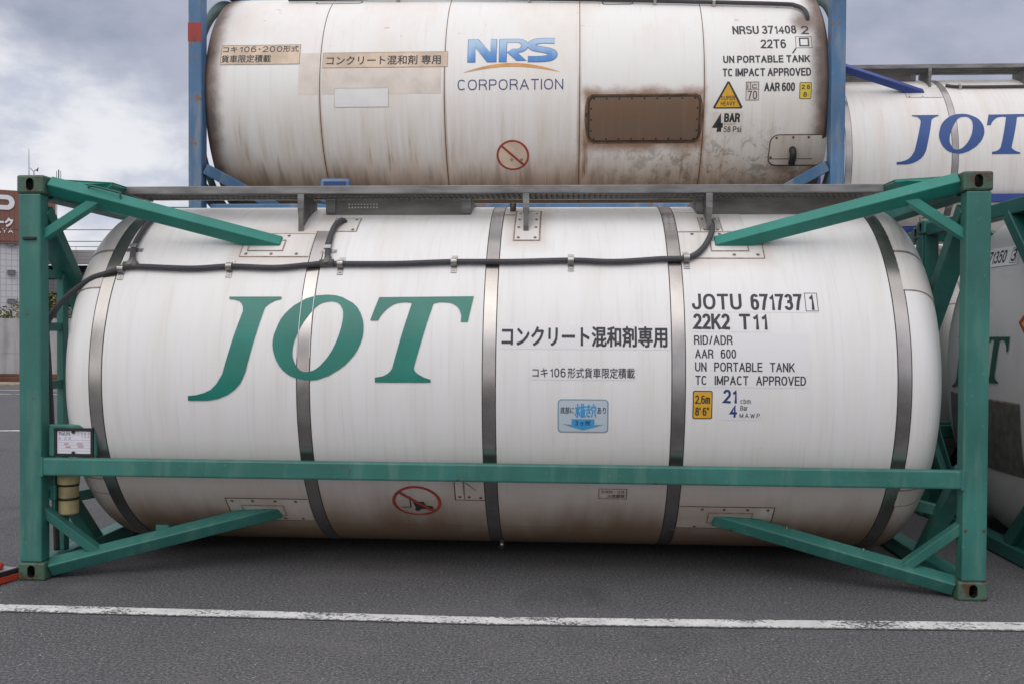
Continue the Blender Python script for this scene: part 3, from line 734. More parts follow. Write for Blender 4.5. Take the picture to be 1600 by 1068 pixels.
def walkway(root, x0=-2.57, x1=2.55, y0=0.50, y1=0.90, brk=(-1.334, 0.2, 1.417), boxes=((-1.22, -0.20), (1.37, 2.50))):
    mb = MB().use('galv')
    mb.box((x0, y0, 2.537), (x1, y0 + 0.03, 2.590), 0.004)
    mb.box((x0, y1, 2.550), (x1, y1 + 0.03, 2.590), 0.004)
    for x in (x0, x1 - 0.03): mb.box((x, y0 + 0.03, 2.537), (x + 0.03, y1, 2.590), 0.003)
    w_ = mb.build('walkway', root)
    mb = MB().use('dull_steel'); k = 0; x = x0 + 0.045
    while x < x1 - 0.05:
        mb.box((x, y0 + 0.032, 2.552), (x + 0.010, y1 - 0.007, 2.582)); mb.box((x, y1 - 0.006, 2.5525), (x + 0.014, y1 - 0.0015, 2.5815)); x += 0.0375
    for y in (0.60, 0.71, 0.82): mb.box((x0 + 0.03, y, 2.540), (x1 - 0.03, y + 0.008, 2.5515))
    mb.build('grating', w_)
    for b in brk:
        mb = MB().use('dull_steel'); P = []
        for y, z in ((0.505, 2.536), (0.505, 2.285), (0.53, 2.275), (0.66, 2.37), (0.80, 2.445), (0.90, 2.48), (0.90, 2.536)): P.append((b, y, z))
        mb.prism(P, (1, 0, 0), 0.012)
        mb.use('galv').prism([(b, 0.498, 2.536), (b, 0.498, 2.44), (b, 0.506, 2.40), (b, 0.514, 2.44), (b, 0.514, 2.536)], (1, 0, 0), 0.042)
        mb.use('dull_steel').prism([(b, 0.499, 2.44), (b, 0.503, 2.272), (b, 0.513, 2.272), (b, 0.514, 2.44)], (1, 0, 0), 0.034)
        mb.build('bracket', w_)
    for a, b in boxes:
        mb = MB().use('dull_steel'); mb.prism([(a, 0.755, 2.425), (a, 0.765, 2.5385), (b, 0.765, 2.5385), (b, 0.755, 2.425)], (0, 1, 0), 0.008)
        mb.box((a, 0.74, 2.418), (b, 0.775, 2.428), 0.002)
        mb.box((a - 0.004, 0.76, 2.42), (a + 0.004, 1.72, 2.5385)); mb.box((b - 0.004, 0.76, 2.42), (b + 0.004, 1.72, 2.5385))
        mb.use('galv'); 
        for xx in (a + 0.03, b - 0.03): mb.box((xx - 0.035, 0.745, 2.43), (xx + 0.035, 0.758, 2.53), 0.003)
        if a < 0:
            mb.use('clip')
            for i in range(10):
                for j in range(2): mb.tube([(a + 0.16 + i * 0.022, 0.752, 2.475 + j * 0.022), (a + 0.16 + i * 0.022, 0.7605, 2.475 + j * 0.022)], 0.006, 6)
        mb.build('spill_box', root)
    return w_

def end_sheets(root, m):
    for sx in (-1, 1):
        for s in (0, 1):
            Y = lambda y: y if s == 0 else DEP - y
            mb = MB().use('teal' if m == 'green' else m)
            mb.prism([(sx * 2.905, Y(0.15), 2.585), (sx * 2.552, Y(0.30), 2.583), (sx * 2.545, Y(0.30), 2.570), (sx * 2.618, Y(0.30), 2.527), (sx * 2.45, Y(0.22), 2.455), (sx * 2.88, Y(0.11), 2.535)], (0, 1, 0), 0.006)
            mb.prism([(sx * 2.905, Y(0.155), 2.587), (sx * 2.552, Y(0.305), 2.585), (sx * 2.552, Y(0.86), 2.585), (sx * 2.87, Y(0.86), 2.587)], (0, 0, 1), 0.006)
            mb.prism([(sx * 2.552, Y(0.303), 2.583), (sx * 2.545, Y(0.303), 2.570), (sx * 2.60, Y(0.303), 2.54), (sx * 2.618, Y(0.303), 2.527), (sx * 2.618, Y(0.86), 2.527), (sx * 2.552, Y(0.86), 2.583)], (sx * 0.7, 0, -0.7), 0.006)
            mb.build('top_sheet', root)

def base_container(loc, label, pm, cm, cladm, wk=None, group='tank containers stacked in the yard', bands='steel', name='tank_container', rail=(0.676, 0.79)):
    root = empty(name, loc, label, 'tank container', group)
    frame(root, pm, cm, rail)
    tk = tank_body(root, cladm)
    for x0, x1 in ((-2.557, -2.479), (-1.214, -1.136), (-0.043, 0.035), (1.126, 1.204), (2.484, 2.562)):
        hoop(tk, x0, x1, bands, 0.0022)
    for sx in (-1, 1): end_straps(tk, sx)
    end_sheets(root, pm); walkway(root, **(wk or {}))
    return root, tk

# ================================================================== 1. the green container in front
G = 'tank containers stacked in the yard'
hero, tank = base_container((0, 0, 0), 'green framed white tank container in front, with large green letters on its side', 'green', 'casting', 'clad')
S = surf()
# --- plates at the brace feet, brackets and conduit glands
plate(tank, S, -1.685, 0.878, -1.225, 1.112, bolts=((-1.65, 0.90), (-1.48, 0.90), (-1.31, 0.90), (-1.40, 1.09)), sides='lbt')
plate(tank, S, 1.210, 0.868, 1.735, 1.130, bolts=((1.70, 0.895), (1.55, 0.895), (1.30, 1.11), (1.48, 1.11)), sides='rbt')
plate(tank, S, -1.245, 1.150, -1.10, 1.42, m='clad_dirty', sides='t'); plate(tank, S, 1.21, 1.145, 1.66, 1.46, m='clad_dirty', sides='t')
plate(tank, S, -1.125, 1.150, -0.955, 1.345, bolts=((-1.10, 1.17), (-0.98, 1.17), (-1.10, 1.32), (-0.98, 1.32)))
plate(tank, S, 1.365, 1.142, 1.500, 1.345, bolts=((1.39, 1.165), (1.475, 1.165), (1.39, 1.325), (1.475, 1.325)))
plate(tank, S, 0.128, 1.045, 0.288, 1.50, bolts=((0.152, 1.07), (0.264, 1.07), (0.150, 1.20), (0.266, 1.20), (0.15, 1.32), (0.266, 1.32), (0.15, 1.45), (0.266, 1.45)), t=0.011)
plate(tank, S, 0.045, 1.42, 0.128, 1.62, sides='b')
plate(tank, S, -1.776, -1.115, -1.225, -0.862, bolts=((-1.74, -0.885), (-1.60, -0.885), (-1.45, -0.885), (-1.31, -0.885), (-1.42, -1.09), (-1.30, -1.09)), sides='ltb', rim='rust_line')
plate(tank, S, 1.212, -1.120, 1.815, -0.872, bolts=((1.36, -0.895), (1.50, -0.895), (1.65, -0.895), (1.78, -0.895), (1.33, -1.10)), sides='rtb', rim='rust_line')
plate(tank, S, -0.236, -0.835, -0.050, -0.640, bolts=((-0.21, -0.81), (-0.15, -0.81), (-0.075, -0.815)), sides='lb', rim='rust_line')
Decal().rect('grime', -0.185, -0.83, -0.175, -0.64, 4).line('grime', [(-0.17, -0.68), (-0.10, -0.75)], 0.006, 4).build('plate_seam', tank, S)
# long thin joint low on the belly
Decal().line('grime', [(-1.75, -1.155), (2.1, -1.150)], 0.004, 3).build('belly_seam', tank, S)
for u0, v0, u1, v1 in ((-1.62, 0.925, -1.435, 1.040), (1.435, 0.925, 1.62, 1.040), (-1.66, -1.05, -1.43, -0.925), (1.43, -1.05, 1.66, -0.925)):
    Decal().frame('grime', u0 - 0.03, v0, u1 + 0.03, v1, 0.008, 5).build('brace_collar', tank, S)
# --- lettering
dc = Decal(); logo(dc, 'logo_green', layer=4)
lg = dc.build('logo_lettering', tank, S); lg['label'] = 'large dark green italic serif letters'
for x in (-1.2145, -1.1365): Decal().rect('sticker', x - 0.0018, 0.15, x + 0.0018, 0.555, 5).build('logo_gap', tank, S)
Decal().rect('sticker', 0.062, 0.215, 1.115, 0.372, 1).text('ink', 'コンクリート混和剤専用', 0.072, 0.229, 1.098, 0.363, 0.022, 2, 0, False).build('cargo_lettering', tank, S)
Decal().rect('sticker', 0.258, 0.026, 0.905, 0.112, 1).text('ink', 'コキ', 0.267, 0.042, 0.362, 0.098, 0.008, 2, 0, False).text('ink', '106', 0.374, 0.043, 0.472, 0.098, 0.004).text('ink', '形式貨車限定積載', 0.484, 0.038, 0.897, 0.102, 0.008, 2, 0, False).build('wagon_lettering', tank, S)
dc = Decal().rrect('sky_edge', 0.424, -0.306, 0.738, -0.092, 0.025, 1).rrect('sticker_grey', 0.432, -0.298, 0.730, -0.100, 0.02, 2)
dc.text('ink', '底部に', 0.441, -0.183, 0.525, -0.140, 0.004, 3, 0, False).text('ink', 'あり', 0.668, -0.183, 0.722, -0.140, 0.004, 3, 0, False)
dc.text('sky_ink', '水抜き穴', 0.530, -0.208, 0.664, -0.118, 0.025, 3, 0, False)
dc.poly('sky_edge', [(0.510, -0.216), (0.652, -0.216), (0.652, -0.253), (0.712, -0.251), (0.581, -0.289), (0.452, -0.249), (0.510, -0.253)], 3)
dc.poly('sky_ink', [(0.514, -0.219), (0.648, -0.219), (0.648, -0.256), (0.690, -0.254), (0.581, -0.285), (0.474, -0.252), (0.514, -0.256)], 4)
dc.text('ink', '３ヶ所', 0.532, -0.258, 0.628, -0.224, 0.004, 5, 0, False)
dc.build('drain_sticker', tank, S)
dc = Decal().rect('sticker', 1.243, 0.458, 2.03, 0.597, 1).rect('sticker', 1.243, 0.330, 1.45, 0.455, 1).rect('sticker', 1.49, 0.330, 1.73, 0.455, 1)
dc.text('ink', 'JOTU', 1.255, 0.474, 1.562, 0.583, 0.016)
dc.text('ink', '671737', 1.617, 0.472, 1.932, 0.583, 0.016)
dc.frame('ink', 1.950, 0.465, 2.028, 0.592, 0.004, 2).text('ink', '1', 1.972, 0.474, 2.006, 0.583, 0.016)
dc.text('ink', '22K2', 1.259, 0.345, 1.482, 0.447, 0.020).text('ink', 'T11', 1.540, 0.345, 1.712, 0.447, 0.020)
dc.build('serial_lettering', tank, S)
dc = Decal().rect('sticker', 1.248, -0.012, 1.955, 0.322, 1)
dc.text('ink', 'RID/ADR', 1.260, 0.250, 1.494, 0.307, 0.008).text('ink', 'AAR   600', 1.265, 0.166, 1.514, 0.222, 0.008)
dc.text('ink', 'UN   PORTABLE   TANK', 1.264, 0.086, 1.866, 0.142, 0.008).text('ink', 'TC   IMPACT   APPROVED', 1.266, 0.004, 1.933, 0.060, 0.008)
dc.build('approval_lettering', tank, S)
dc = Decal().rrect('ink', 1.252, -0.208, 1.372, -0.032, 0.012, 1).rrect('yellow', 1.258, -0.202, 1.366, -0.038, 0.008, 2)
dc.text('ink', '2,6m', 1.266, -0.112, 1.357, -0.060, 0.010, 3).text('ink', "8' 6\"", 1.268, -0.186, 1.350, -0.134, 0.010, 3)
dc.build('height_sticker', tank, S)
dc = Decal().rect('sticker', 1.425, -0.215, 1.682, -0.018, 1)
dc.text('ink_blue', '21', 1.436, -0.108, 1.520, -0.024, 0.018).text('ink_blue', '4', 1.477, -0.196, 1.522, -0.115, 0.018)
dc.text('ink', 'cbm.', 1.541, -0.110, 1.610, -0.080, 0.002, 2, 0, False).text('ink', 'Bar', 1.541, -0.152, 1.586, -0.122, 0.002, 2, 0, False).text('ink', 'M.A.W.P.', 1.538, -0.198, 1.667, -0.170, 0.002)
dc.build('capacity_lettering', tank, S)
# prohibition sign: no fork lifting
def fork_sign(dc, cu, cv, ru, rv, flip=1):
    dc.disc('red', cu, cv, ru, rv, 2, 40, 0.87)
    dc.poly('red', [(cu - ru * 0.70, cv + rv * 0.56), (cu - ru * 0.60, cv + rv * 0.66), (cu + ru * 0.70, cv - rv * 0.56), (cu + ru * 0.60, cv - rv * 0.66)], 4)
fs_ = Decal(); cu, cv = -0.498, -0.868; fork_sign(fs_, cu, cv, 0.163, 0.150)
fs_.poly('ink', [(cu - 0.03, cv + 0.004), (cu + 0.045, cv + 0.004), (cu + 0.058, cv - 0.035), (cu + 0.10, cv - 0.042), (cu + 0.102, cv - 0.072), (cu - 0.012, cv - 0.072), (cu - 0.016, cv - 0.04)], 3)
fs_.rect('ink', cu - 0.048, cv - 0.055, cu - 0.040, cv + 0.055, 3).rect('ink', cu - 0.108, cv - 0.058, cu - 0.044, cv - 0.052, 3).disc('ink', cu - 0.002, cv - 0.078, 0.018, 0.018, 3, 14).disc('ink', cu + 0.078, cv - 0.074, 0.014, 0.014, 3, 14)
fs_.build('no_forklift_sign', tank, S)
dc = Decal().frame('purple_ink', 0.688, -0.808, 0.869, -0.717, 0.004, 2).text('purple_ink', '危険物・注意', 0.704, -0.757, 0.853, -0.730, 0.0, 2, 0, False).text('purple_ink', '火気厳禁', 0.745, -0.797, 0.855, -0.765, 0.004, 2, 0, False)
dc.build('inspection_stamp', tank, S)
# --- conduit
HP = [(-2.451, 0.746), (-2.37, 0.767), (-1.979, 0.752), (-1.725, 0.769), (-1.425, 0.759), (-1.217, 0.781), (-1.084, 0.797), (-0.994, 0.792), (-0.628, 0.793), (-0.253, 0.810), (0.122, 0.811), (0.501, 0.823), (0.781, 0.812), (1.067, 0.835), (1.239, 0.846), (1.339, 0.916), (1.416, 1.068), (1.440, 1.19), (1.435, 1.25)]
pts = [(-2.935, 0.295, 0.13), (-2.93, 0.255, 0.56), (-2.93, 0.225, 0.99), (-2.93, 0.19, 1.40), (-2.935, 0.18, 1.62), (-2.883, 0.18, 1.724), (-2.807, 0.195, 1.822), (-2.655, 0.197, 1.936), (-2.552, 0.202, 1.974)] + [tuple(S(u, v, 0.024)) for u, v in HP] + [tuple(S(1.43, 1.27, 0.0))]
mb = MB().use('hose'); mb.tube(curve_pts(pts, 7), 0.0190, 12)
conduit = mb.build('conduit', tank)
for path in ([(-2.425, 1.36), (-2.424, 1.25), (-2.42, 1.10), (-2.419, 0.957), (-2.40, 0.86), (-2.385, 0.80)], [(-1.055, 1.285), (-1.075, 1.26), (-1.105, 1.15), (-1.10, 0.945), (-1.088, 0.85), (-1.084, 0.805)]):
    q = [tuple(S(u, v, 0.024)) for u, v in path]; q[0] = tuple(S(*path[0], 0.0))
    mb = MB().use('hose'); mb.tube(curve_pts(q, 6), 0.019, 12); mb.build('conduit_branch', tank)
for u, v in ((-2.445, 0.748), (-1.725, 0.769), (-0.994, 0.792), (-0.253, 0.810), (0.501, 0.823), (1.239, 0.846)):
    mb = MB().use('clip'); c = S(u, v, 0.024); n_ = Vector((0, -cos(v / RT), sin(v / RT))); tg = Vector((0, sin(v / RT), cos(v / RT)))
    ring = [c + n_ * (0.0235 * cos(a)) + tg * (0.0235 * sin(a)) for a in [RAD(q) for q in range(-100, 101, 20)]]
    for a, b in zip(ring, ring[1:]): mb.obox((a + b) / 2, Vector((1, 0, 0)), (b - a).normalized(), Vector((1, 0, 0)).cross((b - a).normalized()), (0.019, (b - a).length / 2 + 0.001, 0.0015))
    for sg in (-1, 1):
        mb.obox(S(u, v + sg * 0.046, 0.003), Vector((1, 0, 0)), tg, n_, (0.019, 0.026, 0.002), 0.001)
        mb.tube([S(u, v + sg * 0.052, 0.004), S(u, v + sg * 0.052, 0.010)], 0.007, 8)
    mb.build('clamp', conduit)
for u, v in ((-2.415, 0.935), (-1.098, 0.925)):
    mb = MB().use('clip'); n_ = Vector((0, -cos(v / RT), sin(v / RT))); tg = Vector((0, sin(v / RT), cos(v / RT)))
    mb.obox(S(u, v, 0.003), Vector((1, 0, 0)), tg, n_, (0.055, 0.016, 0.002), 0.001); mb.obox(S(u, v, 0.045), Vector((1, 0, 0)), tg, n_, (0.022, 0.016, 0.002), 0.001)
    for sg in (-1, 1): mb.tube([S(u + sg * 0.042, v, 0.004), S(u + sg * 0.042, v, 0.010)], 0.006, 8)
    mb.build('clamp', conduit)
for u, v in ((-2.388, 0.778), (-1.084, 0.797)):
    mb = MB().use('dull_steel'); mb.tube([S(u - 0.045, v - 0.002, 0.024), S(u + 0.045, v + 0.002, 0.024)], 0.026, 12); mb.tube([S(u, v, 0.024), S(u, v + 0.05, 0.024)], 0.025, 12)
    mb.tube([S(u, v, 0.02), S(u, v, 0.055)], 0.020, 8); mb.build('tee_joint', conduit)
mb = MB().use('dull_steel'); mb.tube([S(0.095, 1.52, 0.0), S(0.095, 1.52, 0.05)], 0.022, 10); mb.tube([S(0.072, 1.52, 0.05), S(0.118, 1.52, 0.05)], 0.012, 8); mb.build('vent_nipple', tank)
mb = MB().use('clip'); mb.tube([(0.02, YC - 0.30, ZC - 1.20), (0.02, YC - 0.30, ZC - 1.245)], 0.016, 10); mb.build('drain_plug', tank)
# --- ladder on the left end
mb = MB().use('green'); mb.box((-2.975, 0.368, 0.112), (-2.925, 0.435, 1.985), 0.006)
for z in (1.975, 1.625, 1.242, 0.90, 0.52): mb.box((-2.965, 0.10, z - 0.028), (-2.935, 0.37, z + 0.028), 0.005)
mb.build('ladder', hero)
# --- grab handle and step notch on the left post
mb = MB().use('green_dark'); mb.tube(curve_pts([(-2.62, 0.13, 2.48), (-2.62, 0.125, 2.528), (-2.60, 0.125, 2.538), (-2.44, 0.155, 2.500), (-2.425, 0.155, 2.488), (-2.425, 0.16, 2.43)], 3), 0.007, 8); mb.build('grab_handle', hero)
mb = MB().use('black'); mb.box((-2.985, -0.0105, 2.178), (-2.900, 0.006, 2.197), 0.004); mb.build('step_slot', hero)
for x in (2.89, 3.0):
    mb = MB().use('rust'); mb.tube([(x, 0.006, 0.425), (x, 0.0035, 0.425)], 0.011, 8); mb.build('rust_spot', hero)
# --- document board on the rail, and the cream tube below
brd = MB().use('green'); brd.box((-2.850, 0.050, 0.792), (-2.540, 0.085, 1.000), 0.008)
brd = brd.build('document_board', hero)
mb = MB().use('black'); 
for a in ((-2.808, 0.036, 0.795, -2.548, 0.050, 0.815), (-2.808, 0.036, 0.960, -2.548, 0.050, 0.980), (-2.808, 0.036, 0.815, -2.790, 0.050, 0.960), (-2.567, 0.036, 0.815, -2.548, 0.050, 0.960)): mb.box(a[:3], a[3:], 0.003)
for x, z in ((-2.557, 0.805), (-2.557, 0.972), (-2.799, 0.805), (-2.799, 0.972)): mb.tube([(x, 0.037, z), (x, 0.031, z)], 0.009, 8)
for z in (0.820, 0.955): mb.tube([(-2.68, 0.040, z), (-2.68, 0.034, z)], 0.011, 8)
mb.build('card_frame', brd)
F = lambda u, v, l: Vector((u, 0.046 - l, v))
dc = Decal().rect('paper', -2.792, 0.813, -2.566, 0.962, 1).text('pencil', 'RaUN', -2.776, 0.931, -2.705, 0.953, 0.015).text('pencil', '2 0 6 5', -2.655, 0.934, -2.575, 0.950, 0.0)
dc.text('pencil', '4. 2 8', -2.782, 0.906, -2.700, 0.922, 0.0).text('pencil', '1 3 4', -2.630, 0.916, -2.578, 0.930, 0.0)
for z in (0.900, 0.885, 0.868, 0.850, 0.832): dc.rect('pencil', -2.78, z, -2.575, z + 0.0012, 2)
for a, b, z in ((-2.745, -2.715, 0.872), (-2.66, -2.62, 0.872), (-2.655, -2.615, 0.855), (-2.735, -2.70, 0.852)): dc.rect('red_pencil', a, z, b, z + 0.010, 2)
dc.build('card', brd, F, None)
mb = MB().use('cream'); cx, cy = -2.781, 0.165
mb.tube([(cx, cy, 0.400), (cx, cy, 0.408), (cx, cy, 0.412), (cx, cy, 0.60), (cx, cy, 0.602), (cx, cy, 0.670)], 0.06, 24, True, True, [0.050, 0.060, 0.062, 0.062, 0.069, 0.069])
tb = mb.build('document_tube', hero)
for z in (0.505, 0.595):
    mb = MB().use('black'); mb.tube([(cx, cy, z - 0.008), (cx, cy, z + 0.008)], 0.0655, 24); mb.build('strap', tb)
mb = MB().use('green'); mb.box((-2.874, 0.10, 0.50), (-2.835, 0.16, 0.60), 0.004); mb.box((-2.86, 0.11, 0.42), (-2.845, 0.15, 0.68), 0.003); mb.build('tube_bracket', hero)
mb = MB().use('mint'); mb.tube(curve_pts([(-2.42, 0.62, 0.33), (-2.40, 0.60, 0.30), (-2.37, 0.60, 0.26)], 3), 0.008, 8); mb.box((-2.39, 0.58, 0.19), (-2.29, 0.64, 0.26), 0.015); mb.build('drain_valve', hero)

# ================================================================== 2. the weathered blue-framed container stacked in the second row
NX, NY = -0.051, 2.80
def plain_copy(root, loc, label):
    r = root.copy(); COL.objects.link(r); r.location = loc; r['label'] = label
    def kids(src, dst):
        for ch in src.children:
            c = ch.copy(); COL.objects.link(c); c.parent = dst; kids(ch, c)
    kids(root, r); return r
nrs = empty('tank_container', (NX, NY, HT), 'rust streaked white tank container in a weathered blue frame, stacked behind the front one', 'tank container', G)
RN, YN, ZN = 1.15, 1.219, 1.28
for s in (0, 1):
    sy = 1 if s == 0 else -1; Y = lambda y: y if s == 0 else DEP - y
    for sx in (-1, 1):
        mb = MB().use('blue'); mb.box((sx * 2.895, Y(0.004), 0.118), (sx * 3.022, Y(0.145), HT - 0.118), 0.010)
        if sx == -1 and s == 0: 
            mb.build('corner_post', nrs)
            mk = MB().use('red_mark'); mk.box((-3.0235, 0.0025, 1.700), (-2.897, 0.006, 1.875)); mk.build('red_mark', nrs)
        else: mb.build('corner_post', nrs)
        for top in (0, 1):
            o = bpy.data.objects.new('corner_casting', casting('casting_blue', -sx, sy, 1 if top else -1)); o.location = (sx * HX, Y(0), HT - 0.118 if top else 0.118); link(o, nrs)
        mb = MB().use('blue'); mb.beam((sx * 2.89, Y(0.075), 0.525), (sx * 2.30, Y(0.40), 0.20), 0.10, 0.115, (0, 1, 0), 0.008); mb.build('diagonal_brace', nrs)
    mb = MB().use('blue'); mb.box((-2.86, Y(0.12), 0.02), (2.86, Y(0.22), 0.200), 0.01); mb.build('side_rail', nrs)
for sx in (-1, 1):
    for z0, z1 in ((0.01, 0.15), (HT - 0.15, HT - 0.03)):
        mb = MB().use('blue'); mb.box((sx * 2.90, 0.165, z0), (sx * 3.01, DEP - 0.165, z1), 0.008); mb.build('end_rail', nrs)
    mb = MB().use('dull_steel'); mb.beam((sx * 2.95, 0.12, 0.36), (sx * 2.90, 0.65, 0.16), 0.09, 0.10, (1, 0, 0), 0.006); mb.build('end_brace', nrs)
    mb = MB().use('dull_steel'); mb.beam((sx * 2.95, DEP - 0.12, 0.36), (sx * 2.90, DEP - 0.65, 0.16), 0.09, 0.10, (1, 0, 0), 0.006); mb.build('end_brace', nrs)
nt = tank_body(nrs, 'clad_rust', RN, YN, ZN, 2.84, 0.17, 2.5)
for sx in (-1, 1):
    t_ = MB().use(paint('grey_green_ring_paint', (0.16, 0.24, 0.22)) if sx < 0 else bpy.data.materials['grey_green_ring_paint']); x0, x1 = sorted((sx * 2.985, sx * 3.0))
    t_.lathe_x([(x0, RN - 0.12), (x0, RN + 0.0), (x1, RN + 0.0), (x1, RN - 0.12)], (YN, ZN), 96, True); t_.build('end_ring', nt)
SN = surf(RN, YN, ZN)
SNx = lambda u, v, l: SN(u - NX, v, l)               # sizes below are yard x; the tank is centred at NX
for u in (-1.842, -0.668, 0.586, 1.722):
    hoop(nt, u - NX - 0.004, u - NX + 0.004, 'rust_line', 0.0012, RN, YN, ZN, None, 'seam')
dc = Decal().rect('tape', -2.800, 0.222, -2.040, 0.430, 2).text('ink', 'コキ', -2.785, 0.350, -2.648, 0.414, 0.010, 3, 0, False).text('ink', '106', -2.628, 0.350, -2.465, 0.414, 0.008, 3).disc('ink', -2.434, 0.382, 0.009, None, 3, 12).text('ink', '200', -2.403, 0.350, -2.216, 0.414, 0.008, 3).text('ink', '形式', -2.207, 0.348, -2.058, 0.418, 0.010, 3, 0, False).text('ink', '貨車限定積載', -2.792, 0.242, -2.315, 0.322, 0.010, 3, 0, False)
dc.frame('grime', -2.800, 0.222, -2.040, 0.430, 0.004, 3)
dc.build('wagon_lettering', nt, SNx)
Decal().rect('tape_faint', -2.045, -0.07, -1.855, 0.335, 1).rect('tape_faint', -1.825, -0.07, -0.70, 0.175, 1).build('old_tape', nt, SNx)
dc = Decal().rect('tape', -1.820, 0.180, -0.640, 0.335, 2).text('ink', 'コンクリート混和剤 専用', -1.785, 0.205, -0.705, 0.300, 0.012, 3, 0, False).frame('grime', -1.820, 0.180, -0.640, 0.335, 0.003, 3)
dc.build('cargo_lettering', nt, SNx)
Decal().rect('white_patch', -1.704, -0.188, -1.192, -0.014, 2).frame('grime', -1.704, -0.188, -1.192, -0.014, 0.002, 3).build('blank_patch', nt, SNx)
# logo: three bold letters with an outline, an amber arc and a thin word below
def nrs_letters(m, g, layer, dc):
    b0, b1 = 0.222, 0.461; H = b1 - b0
    def X(u): return u
    def P(pts): return [(u, b0 + v * H) for u, v in pts]
    e = g
    dc.poly(m, P([(-0.452 - e, -e * 4), (-0.452 - e, 1 + e * 4), (-0.365 + e, 1 + e * 4), (-0.245, 0.42 - e * 2), (-0.245, 1 + e * 4), (-0.190 + e, 1 + e * 4), (-0.190 + e, -e * 4), (-0.268 - e, -e * 4), (-0.386, 0.62 + e * 2), (-0.386 + e, -e * 4)]), layer)
    # R
    out = [(-0.160 - e, -e * 4), (-0.160 - e, 1 + e * 4), (0.020, 1 + e * 4)]
    for k in range(9): a = pi / 2 - pi * k / 8; out.append((0.020 + (0.085 + e) * cos(a), 0.70 + (0.30 + e * 4) * sin(a)))
    out += [(0.010, 0.40 - e * 3), (0.085 + e * 2, 0.05 - e * 4), (0.000, -e * 4 + 0.05), (-0.080 - e * 2, 0.40), (-0.045, 0.56 - e * 3), (0.010, 0.56 - e * 3)]
    for k in range(9): a = -pi / 2 + pi * k / 8; out.append((0.015 + (0.030 - e) * cos(a), 0.70 + (0.14 - e * 3) * sin(a)))
    out += [(0.010, 0.84 + e), (-0.095 + e, 0.84 + e), (-0.095 + e, -e * 4)]
    dc.poly(m, P(out), layer)
    # S, a broad ribbon
    cen = [(0.352, 0.90), (0.24, 0.91), (0.172, 0.86), (0.138, 0.72), (0.168, 0.58), (0.245, 0.50), (0.312, 0.42), (0.338, 0.28), (0.305, 0.15), (0.225, 0.10), (0.105, 0.10)]
    pts = [Vector((u, v * H, 0)) for u, v in cen]; cp = curve_pts(pts, 5); L, R_ = [], []
    for i, p in enumerate(cp):
        t = (cp[min(i + 1, len(cp) - 1)] - cp[max(i - 1, 0)]).normalized(); n_ = Vector((-t.y, t.x, 0)); hw = 0.026 + e + 0.012 * abs(t.y)
        L.append(p + n_ * hw); R_.append(p - n_ * hw)
    for i in range(len(cp) - 1):
        dc.parts.append((m, layer, [(q.x, b0 + q.y) for q in (L[i], R_[i], R_[i + 1], L[i + 1])], [(0, 1, 2, 3)]))
dc = Decal(); nrs_letters('nrs_edge', 0.005, 2, dc); nrs_letters('nrs_fill', 0.0, 3, dc)
arc = [(-0.50 + 0.91 * k / 16, 0.118 + 0.092 * sin(pi * k / 16) ** 0.9) for k in range(17)]; arc2 = [(-0.50 + 0.91 * k / 16, 0.118 + 0.056 * sin(pi * k / 16)) for k in range(17)]
dc.poly('orange_ink', arc + arc2[::-1][1:-1], 2)
dc.text('ink_blue', 'CORPORATION', -0.544, -0.043, 0.434, 0.054, -0.006)
dc.build('logo_lettering', nt, SNx)
dc = Decal(); dc.disc('tape', -0.038, -0.650, 0.145, 0.142, 1, 40); fork_sign(dc, -0.038, -0.650, 0.155, 0.152); dc.disc('ink', -0.05, -0.69, 0.012, None, 3, 12, 0.5); dc.disc('ink', 0.045, -0.69, 0.012, None, 3, 12, 0.5); dc.build('no_forklift_sign', nt, SNx)
dc = Decal()
dc.text('ink', 'NRSU 371408', 1.992, 0.487, 2.572, 0.585, 0.012).text('ink', '2', 2.615, 0.478, 2.682, 0.577, 0.012)
dc.text('ink', '22T6', 2.238, 0.329, 2.466, 0.422, 0.012)
dc.frame('purple_ink', 2.553, 0.328, 2.700, 0.452, 0.004, 2).frame('ink', 2.585, 0.345, 2.675, 0.438, 0.012, 2).line('ink', [(2.553, 0.325), (2.52, 0.275)], 0.012, 2)
dc.text('ink', 'UN PORTABLE TANK', 1.893, 0.186, 2.673, 0.256, 0.022).text('ink', 'TC IMPACT APPROVED', 1.886, 0.060, 2.680, 0.133, 0.018)
dc.text('ink', 'AAR 600', 2.262, -0.077, 2.537, 0.000, 0.016)
dc.build('approval_lettering', nt, SNx)
dc = Decal().rect('tape_faint', 2.095, -0.160, 2.216, 0.011, 1).frame('ink', 2.097, -0.060, 2.214, 0.009, 0.005, 2).frame('ink', 2.097, -0.156, 2.214, -0.055, 0.004, 2).rect('ink', 2.135, -0.06, 2.140, 0.009, 2)
dc.text('ink', 'i', 2.110, -0.050, 2.124, 0.0, 0.01, 2, 0, False).text('ink', 'c', 2.150, -0.050, 2.204, -0.005, 0.01, 2, 0, False).text('ink', '70', 2.115, -0.148, 2.198, -0.072, 0.0, 2)
dc.build('rail_sticker', nt, SNx)
dc = Decal().poly('ink', [(1.805, -0.215), (1.815, -0.228), (2.062, -0.228), (2.072, -0.215), (1.948, 0.014), (1.930, 0.014)], 1).poly('yellow', [(1.826, -0.216), (2.050, -0.216), (1.939, -0.004)], 2)
dc.text('ink', 'SUPER', 1.874, -0.152, 2.002, -0.116, 0.004, 3).text('ink', 'HEAVY', 1.874, -0.202, 2.002, -0.166, 0.004, 3).build('heavy_sticker', nt, SNx)
